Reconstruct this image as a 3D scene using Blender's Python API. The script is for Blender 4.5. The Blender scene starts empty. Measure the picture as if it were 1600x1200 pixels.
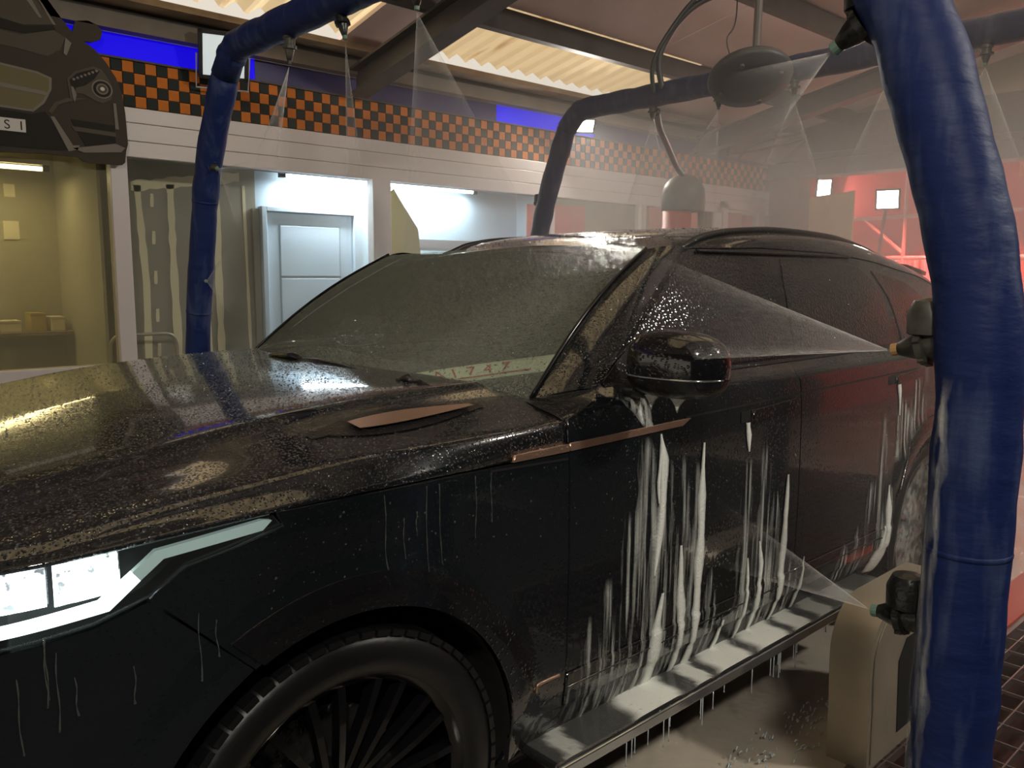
import bpy, bmesh, math, random
import numpy as np
from mathutils import Vector, Matrix
from mathutils.geometry import delaunay_2d_cdt
from math import sin, cos, pi, radians, sqrt, atan2
random.seed(7)
sc = bpy.context.scene
COL = sc.collection

# ------------------------------------------------------------------ camera
def make_camera():
    f, pitch, roll, yaw = 1293.2, radians(7.5819), radians(-.2959), radians(47.4006)
    F = Vector((cos(yaw), sin(yaw), 0)); R = Vector((sin(yaw), -cos(yaw), 0)); U = Vector((0, 0, 1))
    f3 = cos(pitch) * F - sin(pitch) * U
    d3 = -cos(pitch) * U - sin(pitch) * F
    r2 = cos(roll) * R + sin(roll) * d3
    d2 = -sin(roll) * R + cos(roll) * d3
    cd = bpy.data.cameras.new('camera'); co = bpy.data.objects.new('camera', cd); COL.objects.link(co)
    cd.sensor_width = 36; cd.lens = f / 1600 * 36; cd.clip_start = .02; cd.clip_end = 200
    m = Matrix((r2, -d2, -f3)).transposed().to_4x4(); m.translation = Vector((-.8055, -2.2913, 1.4722))
    co.matrix_world = m
    sc.camera = co
make_camera()

# ------------------------------------------------------------------ world, exposure, big lights
sc.view_settings.view_transform = 'Standard'; sc.view_settings.look = 'None'
sc.view_settings.gamma = 1; sc.view_settings.use_curve_mapping = False
sc.view_settings.exposure = 0.0
w = bpy.data.worlds.new('sky'); sc.world = w; w.use_nodes = True
w.node_tree.nodes['Background'].inputs[0].default_value = (1.0, .90, .76, 1)
w.node_tree.nodes['Background'].inputs[1].default_value = .8
sc.cycles.max_bounces = 8; sc.cycles.transparent_max_bounces = 24; sc.cycles.volume_bounces = 1
sc.cycles.sample_clamp_indirect = 6; sc.cycles.use_denoising = True
sc.cycles.caustics_reflective = False; sc.cycles.caustics_refractive = False

sun = bpy.data.lights.new('sun', 'SUN'); sun.energy = 4.5; sun.angle = radians(6); sun.color = (1, .93, .80)
suno = bpy.data.objects.new('sun', sun); COL.objects.link(suno); suno.rotation_euler = Vector((.75, .25, -1)).to_track_quat('-Z', 'Y').to_euler()

def area_light(name, loc, target, size, power, color=(1, 1, 1), parent=None, size_y=None):
    l = bpy.data.lights.new(name, 'AREA'); l.energy = power; l.color = color; l.size = size
    if size_y: l.shape = 'RECTANGLE'; l.size_y = size_y
    o = bpy.data.objects.new(name, l); COL.objects.link(o)
    o.location = loc; o.rotation_euler = (Vector(target) - Vector(loc)).to_track_quat('-Z', 'Y').to_euler()
    if parent: o.parent = parent
    return o

# ------------------------------------------------------------------ materials
MATS = {}
def nodes_of(m): return m.node_tree.nodes, m.node_tree.links
def mat(name, color=(.5, .5, .5), rough=.5, metal=0, spec=.5, coat=0, emit=None, estr=0, bump=None, var=None, alpha=1):
    """bump=(kind, scale, strength[, stretch]); var=(scale, second colour[, sharp])"""
    m = bpy.data.materials.new(name); m.use_nodes = True
    N, L = nodes_of(m); b = N['Principled BSDF']
    b.inputs['Base Color'].default_value = (*color, 1); b.inputs['Roughness'].default_value = rough
    b.inputs['Metallic'].default_value = metal; b.inputs['Specular IOR Level'].default_value = spec
    b.inputs['Coat Weight'].default_value = coat; b.inputs['Coat Roughness'].default_value = .04
    if emit: b.inputs['Emission Color'].default_value = (*emit, 1); b.inputs['Emission Strength'].default_value = estr
    tc = N.new('ShaderNodeTexCoord')
    if var:
        n = N.new('ShaderNodeTexNoise'); n.inputs['Scale'].default_value = var[0]; n.inputs['Detail'].default_value = 5
        L.new(tc.outputs['Object'], n.inputs['Vector'])
        r = N.new('ShaderNodeValToRGB'); sh = var[2] if len(var) > 2 else .25
        r.color_ramp.elements[0].position = .5 - sh; r.color_ramp.elements[1].position = .5 + sh
        r.color_ramp.elements[0].color = (*color, 1); r.color_ramp.elements[1].color = (*var[1], 1)
        L.new(n.outputs['Fac'], r.inputs['Fac']); L.new(r.outputs['Color'], b.inputs['Base Color'])
    if bump:
        mp = N.new('ShaderNodeMapping'); L.new(tc.outputs['Object'], mp.inputs['Vector'])
        if len(bump) > 3: mp.inputs['Scale'].default_value = bump[3]
        if bump[0] == 'noise':
            t = N.new('ShaderNodeTexNoise'); t.inputs['Detail'].default_value = 4; out = t.outputs['Fac']
        else:
            t = N.new('ShaderNodeTexVoronoi'); out = t.outputs['Distance']
        t.inputs['Scale'].default_value = bump[1]; L.new(mp.outputs['Vector'], t.inputs['Vector'])
        bp = N.new('ShaderNodeBump'); bp.inputs['Strength'].default_value = bump[2]; bp.inputs['Distance'].default_value = .01
        L.new(out, bp.inputs['Height']); L.new(bp.outputs['Normal'], b.inputs['Normal'])
    MATS[name] = m
    return m

def wet(name, color, rough, coat=0, beads=(110, .5), runs=None, film=.0, metal=0):
    """glossy wet surface: round water beads in clusters, optional vertical runs"""
    m = mat(name, color, rough, metal, .5, coat); N, L = nodes_of(m); b = N['Principled BSDF']
    tc = N.new('ShaderNodeTexCoord')
    v = N.new('ShaderNodeTexVoronoi'); v.inputs['Scale'].default_value = beads[0]; L.new(tc.outputs['Object'], v.inputs['Vector'])
    mr = N.new('ShaderNodeMapRange'); mr.inputs[1].default_value = .12; mr.inputs[2].default_value = .42
    mr.inputs[3].default_value = 1; mr.inputs[4].default_value = 0; mr.interpolation_type = 'SMOOTHSTEP'
    L.new(v.outputs['Distance'], mr.inputs['Value'])
    n = N.new('ShaderNodeTexNoise'); n.inputs['Scale'].default_value = 9; n.inputs['Detail'].default_value = 3
    L.new(tc.outputs['Object'], n.inputs['Vector'])
    r2 = N.new('ShaderNodeMapRange'); r2.inputs[1].default_value = .30; r2.inputs[2].default_value = .46
    L.new(n.outputs['Fac'], r2.inputs['Value'])
    mu = N.new('ShaderNodeMath'); mu.operation = 'MULTIPLY'; L.new(mr.outputs[0], mu.inputs[0]); L.new(r2.outputs[0], mu.inputs[1])
    h = mu.outputs[0]
    if runs:
        mp = N.new('ShaderNodeMapping'); mp.inputs['Scale'].default_value = (1, .2, .045); L.new(tc.outputs['Object'], mp.inputs['Vector'])
        t = N.new('ShaderNodeTexNoise'); t.inputs['Scale'].default_value = runs[0]; t.inputs['Detail'].default_value = 3
        L.new(mp.outputs['Vector'], t.inputs['Vector'])
        r3 = N.new('ShaderNodeMapRange'); r3.inputs[1].default_value = .58; r3.inputs[2].default_value = .74; L.new(t.outputs['Fac'], r3.inputs['Value'])
        m3 = N.new('ShaderNodeMath'); m3.operation = 'MULTIPLY'; m3.inputs[1].default_value = runs[1]; L.new(r3.outputs[0], m3.inputs[0])
        ad = N.new('ShaderNodeMath'); L.new(h, ad.inputs[0]); L.new(m3.outputs[0], ad.inputs[1]); h = ad.outputs[0]
    bp = N.new('ShaderNodeBump'); bp.inputs['Strength'].default_value = beads[1]; bp.inputs['Distance'].default_value = .004
    L.new(h, bp.inputs['Height']); L.new(bp.outputs['Normal'], b.inputs['Normal'])
    if coat: L.new(bp.outputs['Normal'], b.inputs['Coat Normal'])
    return m

def seethrough(name, tint, fac, color, rough, bump=None):
    """window glass: part transparent, part glossy/dirty surface"""
    m = mat(name, color, rough, 0, .6, bump=bump); N, L = nodes_of(m); b = N['Principled BSDF']; out = N['Material Output']
    t = N.new('ShaderNodeBsdfTransparent'); t.inputs[0].default_value = (*tint, 1)
    mx = N.new('ShaderNodeMixShader'); mx.inputs[0].default_value = fac
    L.new(t.outputs[0], mx.inputs[1]); L.new(b.outputs[0], mx.inputs[2]); L.new(mx.outputs[0], out.inputs['Surface'])
    return m

wet('paint_top', (.009, .0105, .012), .14, 1, (170, .55))
wet('paint_side', (.008, .010, .012), .10, 1, (85, .10), (22, .35))
wet('paint_plain', (.008, .008, .009), .14, .6, (90, .3))
wet('black_trim', (.012, .012, .013), .28, 0, (90, .3))
wet('copper', (.66, .43, .32), .34, 0, (120, .2), None, 0, .9)
mat('rubber', (.007, .007, .008), .4, bump=('noise', 40, .1))
mat('rim_black', (.008, .008, .009), .15, .3)
mat('cavity', (.004, .004, .004), .9)
mat('seat_dark', (.02, .019, .018), .7)
mat('dash_dark', (.05, .05, .045), .7)
mat('paper', (.80, .88, .70), .7)
mat('ink_red', (.50, .02, .02), .7)
wet('step_metal', (.10, .10, .10), .22, 0, (60, .3), None, 0, .8)
mat('lamp_chrome', (.55, .58, .6), .12, .9)
mat('lamp_glow', (.9, .95, 1), .3, emit=(.92, .97, 1), estr=9)
def glow_mat():
    m = MATS['lamp_glow']; N, L = nodes_of(m); b = N['Principled BSDF']; tc = N.new('ShaderNodeTexCoord')
    n = N.new('ShaderNodeTexNoise'); n.inputs['Scale'].default_value = 55; n.inputs['Detail'].default_value = 6; L.new(tc.outputs['Object'], n.inputs[0])
    r = N.new('ShaderNodeMapRange'); r.inputs[1].default_value = .38; r.inputs[2].default_value = .58; r.inputs[3].default_value = .25; r.inputs[4].default_value = 9
    L.new(n.outputs[0], r.inputs[0]); L.new(r.outputs[0], b.inputs['Emission Strength'])
glow_mat()
mat('drl_lit', (.8, .9, .85), .3, emit=(.85, 1, .97), estr=2.6)
mat('drl_dim', (.45, .55, .50), .25, emit=(.75, .95, .88), estr=.22)
m = seethrough('lamp_lens', (.9, .95, .97), .18, (.08, .09, .09), .05)
m = seethrough('windscreen', (.90, .93, .86), .44, (.40, .44, .36), .18, ('vor', 150, 1.0))
m = seethrough('side_glass', (.12, .115, .11), .85, (.034, .031, .030), .10, ('vor', 90, .3))
m = seethrough('pane', (.95, .97, .97), .10, (.22, .22, .20), .03)
m = seethrough('pane_dirty', (.90, .88, .74), .30, (.30, .28, .20), .08)
def pad(name, c1, c2, rough):
    m = mat(name, c1, rough, 0, .25, bump=('noise', 9, .7, (1, 1, 2.2))); N, L = nodes_of(m); b = N['Principled BSDF']
    tc = N.new('ShaderNodeTexCoord'); mp = N.new('ShaderNodeMapping'); mp.inputs['Scale'].default_value = (9, 9, 1.6); L.new(tc.outputs['Object'], mp.inputs[0])
    n = N.new('ShaderNodeTexNoise'); n.inputs['Scale'].default_value = 2.2; n.inputs['Detail'].default_value = 6; L.new(mp.outputs[0], n.inputs[0])
    r = N.new('ShaderNodeValToRGB'); r.color_ramp.elements[0].position = .52; r.color_ramp.elements[1].position = .78
    r.color_ramp.elements[0].color = (*c1, 1); r.color_ramp.elements[1].color = (*c2, 1)
    L.new(n.outputs[0], r.inputs[0]); L.new(r.outputs[0], b.inputs['Base Color'])
pad('pad_blue', (.009, .022, .105), (.060, .085, .175), .55)
pad('pad_blue_dull', (.015, .021, .070), (.07, .08, .14), .5)
mat('nozzle_black', (.012, .013, .012), .3, bump=('noise', 60, .3))
mat('nozzle_worn', (.10, .095, .075), .45, var=(30, (.02, .02, .018)))
mat('nozzle_green', (.13, .22, .17), .5)
mat('nozzle_amber', (.45, .25, .10), .4)
mat('white_upvc', (.60, .55, .54), .38, bump=('noise', 3, .02))
mat('groove', (.22, .19, .19), .6)
mat('tile_orange', (.60, .185, .024), .55, 0, .12, var=(14, (.48, .14, .022)))
mat('tile_black', (.022, .027, .025), .55, 0, .12)
mat('tile_grout', (.10, .05, .03), .6)
mat('blue_panel_shaded', (.035, .028, .13), .4)  # darker copy of the blue strip, shade and haze put into its colour
mat('blue_panel', (.02, .012, .75), .6, 0, .1, emit=(.010, .002, 1.0), estr=.55)  # emission puts the blue glow into the strip itself
mat('fascia_grey', (.20, .165, .13), .7, var=(5, (.13, .11, .09)))
mat('old_wood', (.36, .28, .20), .8, var=(7, (.22, .16, .11)), bump=('noise', 25, .4, (.1, 1, 1)))
mat('steel_dark', (.045, .038, .034), .6, var=(6, (.08, .065, .055)))
mat('ceiling_panel', (.72, .60, .57), .8, var=(2, (.60, .49, .465)))
mat('wall_cream', (.42, .36, .24), .85, var=(3, (.36, .31, .21)))
mat('wall_grey', (.22, .19, .165), .9, var=(18, (.15, .13, .115)), bump=('noise', 60, .3))
mat('wall_dark', (.036, .040, .044), .9, var=(3, (.022, .025, .028)))
mat('beam_concrete', (.20, .185, .18), .8, var=(5, (.14, .13, .125)))
mat('tarp_grey', (.16, .14, .12), .6, bump=('noise', 3, 1.0, (1, 3, 1)))
mat('drywall', (.36, .325, .25), .9, var=(2.5, (.29, .26, .20)))
mat('plaster', (.78, .68, .45), .9)
mat('door_line', (.42, .48, .52), .6)
mat('patch_cream', (.70, .64, .48), .8)
mat('office_olive', (.40, .375, .28), .9, var=(1.2, (.30, .28, .21)))
mat('office_white', (.62, .75, .86), .6)
mat('door_white', (.66, .77, .86), .45)
mat('yellow_board', (.52, .40, .12), .6, var=(3, (.44, .33, .11)))
mat('tube_cold', (1, 1, 1), .3, emit=(.86, .96, 1.0), estr=16)
mat('tube_warm', (1, 1, 1), .3, emit=(1, .88, .55), estr=7)
mat('flood_glass', (.55, .62, .64), .08, .1)
mat('flood_dim', (.6, .66, .68), .1, emit=(.85, .97, 1), estr=.45)
mat('flood_lit', (1, 1, 1), .3, emit=(1, .96, .86), estr=22)
mat('lamp_body', (.015, .015, .015), .5)
mat('grey_plastic', (.20, .20, .18), .45, var=(8, (.15, .15, .135)))
mat('disc_dark', (.055, .055, .057), .5, bump=('noise', 8, .5))
mat('hose_black', (.014, .014, .014), .45)
mat('conduit', (.10, .085, .075), .6)
mat('galv', (.42, .36, .27), .36, .35, var=(6, (.32, .28, .22)), bump=('noise', 20, .12))
mat('cream_board', (.72, .48, .15), .7)
mat('tarp_red', (.66, .022, .014), .5, bump=('noise', 2.5, .8))
mat('tarp_pink', (.60, .13, .10), .5, bump=('noise', 2.5, .8))
mat('tarp_orange', (.85, .20, .03), .5, bump=('noise', 4, .8))
mat('curtain_pale', (.62, .50, .52), .6)
mat('pole_pale', (.60, .50, .50), .4, .3)
mat('grate_steel', (.30, .24, .22), .35, .8)
mat('drain_dark', (.02, .012, .012), .5, var=(12, (.07, .02, .018)))
mat('kerb_red', (.55, .07, .04), .45)
mat('cut_dark', (.050, .042, .032), .6, 0, .15)
mat('cut_black', (.022, .019, .016), .6, 0, .15)
mat('cut_mid', (.085, .073, .055), .6, 0, .15)
mat('cut_light', (.20, .18, .15), .6, 0, .15)
mat('cut_white', (.62, .60, .55), .6, 0, .15)
mat('cut_grille', (.16, .135, .07), .6, 0, .15)
mat('flat_red', (.75, .10, .07), .4)
def floor_mat():
    m = mat('floor_wet', (.30, .255, .20), .4, 0, .5); N, L = nodes_of(m); b = N['Principled BSDF']
    tc = N.new('ShaderNodeTexCoord')
    n = N.new('ShaderNodeTexNoise'); n.inputs['Scale'].default_value = 1.1; n.inputs['Detail'].default_value = 6; L.new(tc.outputs['Object'], n.inputs[0])
    r = N.new('ShaderNodeValToRGB'); r.color_ramp.elements[0].position = .35; r.color_ramp.elements[1].position = .65
    r.color_ramp.elements[0].color = (.38, .36, .32, 1); r.color_ramp.elements[1].color = (.62, .54, .43, 1)
    L.new(n.outputs[0], r.inputs[0]); L.new(r.outputs[0], b.inputs['Base Color'])
    r2 = N.new('ShaderNodeMapRange'); r2.inputs[1].default_value = .35; r2.inputs[2].default_value = .7; r2.inputs[3].default_value = .05; r2.inputs[4].default_value = .32
    L.new(n.outputs[0], r2.inputs[0]); L.new(r2.outputs[0], b.inputs['Roughness'])
    n2 = N.new('ShaderNodeTexNoise'); n2.inputs['Scale'].default_value = 28; n2.inputs['Detail'].default_value = 2; L.new(tc.outputs['Object'], n2.inputs[0])
    bp = N.new('ShaderNodeBump'); bp.inputs['Strength'].default_value = .35; bp.inputs['Distance'].default_value = .006
    L.new(n2.outputs[0], bp.inputs['Height']); L.new(bp.outputs[0], b.inputs['Normal'])
floor_mat()
mat('floor_dark', (.035, .036, .038), .30, var=(2, (.06, .058, .056)), bump=('noise', 30, .2))
def sheet_mat():
    m = mat('sheet_clear', (.8, .66, .45), .5); N, L = nodes_of(m); out = N['Material Output']
    tc = N.new('ShaderNodeTexCoord'); mp = N.new('ShaderNodeMapping'); mp.inputs['Scale'].default_value = (6, .8, 1); L.new(tc.outputs['Object'], mp.inputs[0])
    n = N.new('ShaderNodeTexNoise'); n.inputs['Scale'].default_value = 1.6; n.inputs['Detail'].default_value = 5; L.new(mp.outputs[0], n.inputs[0])
    r = N.new('ShaderNodeValToRGB'); r.color_ramp.elements[0].position = .22; r.color_ramp.elements[1].position = .40
    r.color_ramp.elements[0].color = (.55, .33, .13, 1); r.color_ramp.elements[1].color = (.93, .85, .70, 1)
    L.new(n.outputs[0], r.inputs[0])
    t = N.new('ShaderNodeBsdfTranslucent'); L.new(r.outputs[0], t.inputs[0])
    d = N.new('ShaderNodeBsdfDiffuse'); L.new(r.outputs[0], d.inputs[0])
    mx = N.new('ShaderNodeMixShader'); mx.inputs[0].default_value = .3; L.new(t.outputs[0], mx.inputs[1]); L.new(d.outputs[0], mx.inputs[2])
    L.new(mx.outputs[0], out.inputs['Surface'])
sheet_mat()
def foam_mat(name, lo, hi, stretch):
    m = mat(name, (.90, .93, .86), .7, bump=('noise', 120, .4)); N, L = nodes_of(m); b = N['Principled BSDF']; out = N['Material Output']
    tc = N.new('ShaderNodeTexCoord'); mp = N.new('ShaderNodeMapping'); mp.inputs['Scale'].default_value = stretch; L.new(tc.outputs['Object'], mp.inputs[0])
    n = N.new('ShaderNodeTexNoise'); n.inputs['Scale'].default_value = 60; n.inputs['Detail'].default_value = 4; L.new(mp.outputs[0], n.inputs[0])
    a = N.new('ShaderNodeAttribute'); a.attribute_name = 'cover'
    mr = N.new('ShaderNodeMapRange'); mr.inputs[1].default_value = lo; mr.inputs[2].default_value = hi; L.new(n.outputs[0], mr.inputs[0])
    mu = N.new('ShaderNodeMath'); mu.operation = 'MULTIPLY'; L.new(mr.outputs[0], mu.inputs[0]); L.new(a.outputs['Fac'], mu.inputs[1])
    t = N.new('ShaderNodeBsdfTransparent'); mx = N.new('ShaderNodeMixShader')
    L.new(mu.outputs[0], mx.inputs[0]); L.new(t.outputs[0], mx.inputs[1]); L.new(b.outputs[0], mx.inputs[2]); L.new(mx.outputs[0], out.inputs['Surface'])
def bead_mat():
    m = mat('water_bead', (.11, .115, .11), .05, 0, .9); N, L = nodes_of(m); b = N['Principled BSDF']; out = N['Material Output']
    t = N.new('ShaderNodeBsdfTransparent'); mx = N.new('ShaderNodeMixShader'); mx.inputs[0].default_value = .55
    L.new(t.outputs[0], mx.inputs[1]); L.new(b.outputs[0], mx.inputs[2]); L.new(mx.outputs[0], out.inputs['Surface'])
bead_mat()
foam_mat('foam', .10, .35, (1, 1, .1))
foam_mat('foam_sheer', .46, .80, (1, .3, .05))
foam_mat('foam_soft', .22, .95, (.5, .5, .5))
foam_mat('foam_mid', .34, .62, (1, 1, .35))
def spray_mat(name, dens, scale):
    m = mat(name, (.9, .9, .88), .6); N, L = nodes_of(m); out = N['Material Output']
    a = N.new('ShaderNodeAttribute'); a.attribute_name = 'cover'
    u = N.new('ShaderNodeAttribute'); u.attribute_name = 'fan'
    n = N.new('ShaderNodeTexNoise'); n.inputs['Scale'].default_value = scale; n.inputs['Detail'].default_value = 3; L.new(u.outputs['Vector'], n.inputs[0])
    mr = N.new('ShaderNodeMapRange'); mr.inputs[1].default_value = .30; mr.inputs[2].default_value = .72; mr.inputs[3].default_value = .25; mr.inputs[4].default_value = 1
    L.new(n.outputs[0], mr.inputs[0])
    mu = N.new('ShaderNodeMath'); mu.operation = 'MULTIPLY'; L.new(mr.outputs[0], mu.inputs[0]); L.new(a.outputs['Fac'], mu.inputs[1])
    m2 = N.new('ShaderNodeMath'); m2.operation = 'MULTIPLY'; m2.inputs[1].default_value = dens; m2.use_clamp = True; L.new(mu.outputs[0], m2.inputs[0])
    d = N.new('ShaderNodeBsdfDiffuse'); d.inputs[0].default_value = (.95, .95, .93, 1)
    tl = N.new('ShaderNodeBsdfTranslucent'); tl.inputs[0].default_value = (.95, .95, .93, 1)
    ad = N.new('ShaderNodeMixShader'); L.new(d.outputs[0], ad.inputs[1]); L.new(tl.outputs[0], ad.inputs[2])
    t = N.new('ShaderNodeBsdfTransparent'); mx = N.new('ShaderNodeMixShader')
    L.new(m2.outputs[0], mx.inputs[0]); L.new(t.outputs[0], mx.inputs[1]); L.new(ad.outputs[0], mx.inputs[2]); L.new(mx.outputs[0], out.inputs['Surface'])
spray_mat('spray_water', .78, 9)

# ------------------------------------------------------------------ helpers
def put(name, me, mname=None, parent=None, smooth=False, label=None, cat=None, group=None, kind=None):
    o = bpy.data.objects.new(name, me); COL.objects.link(o)
    if mname and not me.materials: me.materials.append(MATS[mname])
    if parent: o.parent = parent
    if smooth:
        me.polygons.foreach_set('use_smooth', [True] * len(me.polygons))
    return tag(o, label, cat, group, kind)
def tag(o, label=None, cat=None, group=None, kind=None):
    if label: o['label'] = label
    if cat: o['category'] = cat
    if group: o['group'] = group
    if kind: o['kind'] = kind
    return o
def thing(name, label, cat, group=None, loc=(0, 0, 0), kind=None):
    o = bpy.data.objects.new(name, None); COL.objects.link(o); o.empty_display_size = .05; o.location = loc
    return tag(o, label, cat, group, kind)
def local(o, root):
    """child meshes are written in world metres; hang them under a root that stands elsewhere"""
    o.parent = root; o.matrix_parent_inverse = Matrix.Translation(root.location).inverted(); return o
class MB:
    def __init__(s): s.v = []; s.f = []
    def box(s, x0, x1, y0, y1, z0, z1):
        n = len(s.v)
        s.v += [(x, y, z) for x in (x0, x1) for y in (y0, y1) for z in (z0, z1)]
        s.f += [tuple(n + i for i in q) for q in ((0, 1, 3, 2), (4, 6, 7, 5), (0, 4, 5, 1), (2, 3, 7, 6), (0, 2, 6, 4), (1, 5, 7, 3))]
        return s
    def hexa(s, pts):
        """8 corners: bottom loop 4, top loop 4"""
        n = len(s.v); s.v += [tuple(p) for p in pts]
        s.f += [tuple(n + i for i in q) for q in ((3, 2, 1, 0), (4, 5, 6, 7), (0, 1, 5, 4), (1, 2, 6, 5), (2, 3, 7, 6), (3, 0, 4, 7))]
        return s
    def tube(s, pts, r, seg=10, closed=False):
        pts = [Vector(p) for p in pts]; n0 = len(s.v); k = len(pts)
        rr = r if isinstance(r, (list, tuple)) else [r] * k
        up = Vector((0, 0, 1)); prev = None
        for i, p in enumerate(pts):
            t = (pts[min(i + 1, k - 1)] - pts[max(i - 1, 0)])
            if t.length < 1e-9: t = Vector((0, 0, 1))
            t.normalize()
            if prev is None:
                a = t.orthogonal().normalized()
            else:
                a = (prev - t * prev.dot(t)); a = a.normalized() if a.length > 1e-6 else t.orthogonal().normalized()
            prev = a; b = t.cross(a)
            for j in range(seg):
                q = 2 * pi * j / seg
                s.v.append(tuple(p + (a * cos(q) + b * sin(q)) * rr[i]))
        for i in range(k - 1):
            for j in range(seg):
                a0 = n0 + i * seg + j; b0 = n0 + i * seg + (j + 1) % seg
                s.f.append((a0, b0, b0 + seg, a0 + seg))
        s.f.append(tuple(n0 + j for j in reversed(range(seg)))); s.f.append(tuple(n0 + (k - 1) * seg + j for j in range(seg)))
        return s
    def lathe(s, prof, origin, axis, seg=24):
        """prof: (radius, height along axis)"""
        o = Vector(origin); ax = Vector(axis).normalized(); a = ax.orthogonal().normalized(); b = ax.cross(a); n0 = len(s.v)
        for r, h in prof:
            for j in range(seg):
                q = 2 * pi * j / seg
                s.v.append(tuple(o + ax * h + (a * cos(q) + b * sin(q)) * max(r, 1e-4)))
        for i in range(len(prof) - 1):
            for j in range(seg):
                a0 = n0 + i * seg + j; b0 = n0 + i * seg + (j + 1) % seg
                s.f.append((a0, b0, b0 + seg, a0 + seg))
        s.f.append(tuple(n0 + j for j in reversed(range(seg)))); s.f.append(tuple(n0 + (len(prof) - 1) * seg + j for j in range(seg)))
        return s
    def prism(s, poly, off):
        """3D planar loop extruded by a vector"""
        n = len(poly); n0 = len(s.v); off = Vector(off)
        s.v += [tuple(p) for p in poly] + [tuple(Vector(p) + off) for p in poly]
        s.f.append(tuple(n0 + i for i in range(n))); s.f.append(tuple(n0 + n + i for i in reversed(range(n))))
        for i in range(n):
            j = (i + 1) % n; s.f.append((n0 + i, n0 + n + i, n0 + n + j, n0 + j))
        return s
    def grid(s, fn, us, vs):
        n0 = len(s.v); nu, nv = len(us), len(vs)
        s.v += [tuple(fn(u, v)) for u in us for v in vs]
        for i in range(nu - 1):
            for j in range(nv - 1):
                a = n0 + i * nv + j; s.f.append((a, a + nv, a + nv + 1, a + 1))
        return s
    def mesh(s, name, fix=True):
        me = bpy.data.meshes.new(name); me.from_pydata(s.v, [], s.f); me.update()
        if fix:
            bm = bmesh.new(); bm.from_mesh(me); bmesh.ops.recalc_face_normals(bm, faces=bm.faces); bm.to_mesh(me); bm.free()
        return me
    def put(s, name, mname, parent=None, smooth=False, bevel=0, **k):
        o = put(name, s.mesh(name), mname, parent, smooth, **k)
        if smooth == 'auto' or (smooth and bevel == 0 and False): pass
        if bevel:
            md = o.modifiers.new('bevel', 'BEVEL'); md.width = bevel; md.segments = 2; md.limit_method = 'ANGLE'
        return o
def auto_smooth(o, deg=35):
    me = o.data; bm = bmesh.new(); bm.from_mesh(me); lim = radians(deg)
    for f in bm.faces: f.smooth = True
    for e in bm.edges:
        if len(e.link_faces) == 2 and e.calc_face_angle(0) > lim: e.smooth = False
    bm.to_mesh(me); bm.free(); return o
def lin(a, b, n): return [a + (b - a) * i / (n - 1) for i in range(n)]
def smoothstep(a, b, x): t = min(1, max(0, (x - a) / (b - a))); return t * t * (3 - 2 * t)
class Curve1:
    """monotone cubic through (x, y) points, flat outside"""
    def __init__(s, pts):
        s.x = [p[0] for p in pts]; s.y = [p[1] for p in pts]; n = len(pts)
        d = [(s.y[i + 1] - s.y[i]) / (s.x[i + 1] - s.x[i]) for i in range(n - 1)]
        s.m = [d[0]] + [0 if d[i - 1] * d[i] <= 0 else 2 * d[i - 1] * d[i] / (d[i - 1] + d[i]) for i in range(1, n - 1)] + [d[-1]]
    def __call__(s, q):
        x, y, m = s.x, s.y, s.m
        if q <= x[0]: return y[0]
        if q >= x[-1]: return y[-1]
        i = 0
        while q > x[i + 1]: i += 1
        h = x[i + 1] - x[i]; t = (q - x[i]) / h
        return (y[i] * (2 * t ** 3 - 3 * t * t + 1) + h * m[i] * (t ** 3 - 2 * t * t + t) + y[i + 1] * (3 * t * t - 2 * t ** 3) + h * m[i + 1] * (t ** 3 - t * t))
def rounded(pts, rad, n=6):
    """open polyline with its inner corners rounded"""
    P = [Vector(p) for p in pts]; out = [P[0]]
    for i in range(1, len(P) - 1):
        a = (P[i - 1] - P[i]); b = (P[i + 1] - P[i]); r = min(rad if not isinstance(rad, list) else rad[i], a.length * .48, b.length * .48)
        p0 = P[i] + a.normalized() * r; p1 = P[i] + b.normalized() * r
        for k in range(n + 1):
            t = k / n; out.append(p0 * (1 - t) ** 2 + P[i] * 2 * t * (1 - t) + p1 * t * t)
    out.append(P[-1]); return out

# ================================================================== THE SETTING
YW = 3.2          # front of the shop wall
XE = 8.5          # end wall of the bay
ST = 'structure'
MB().box(-7, 1.45, -1.47, 3.3, -.12, 0).box(1.45, 5.2, -1.27, 3.3, -.12, 0).box(5.2, 14.5, -4.5, 6.0, -.12, 0).put('floor', 'floor_wet', kind=ST)
MB().box(1.45, 5.2, -4.5, -2.35, -.12, 0).box(-7, 1.45, -4.5, -1.474, -.12, 0).put('floor_near_dark', 'floor_dark', kind=ST)  # near floor put in dark so the doors reflect less light
MB().box(1.45, 5.2, -2.35, -1.27, -.32, -.26).box(1.39, 1.45, -2.41, -1.21, -.32, -.121).box(5.2, 5.26, -2.41, -1.21, -.32, -.121).box(1.45, 5.2, -2.41, -2.35, -.32, -.121).box(1.45, 5.2, -1.27, -1.21, -.32, -.121).put('floor_drain_pit', 'drain_dark', kind=ST)

def roof_z(y): return 3.115 + .20 * (3.1 - y)
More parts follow.
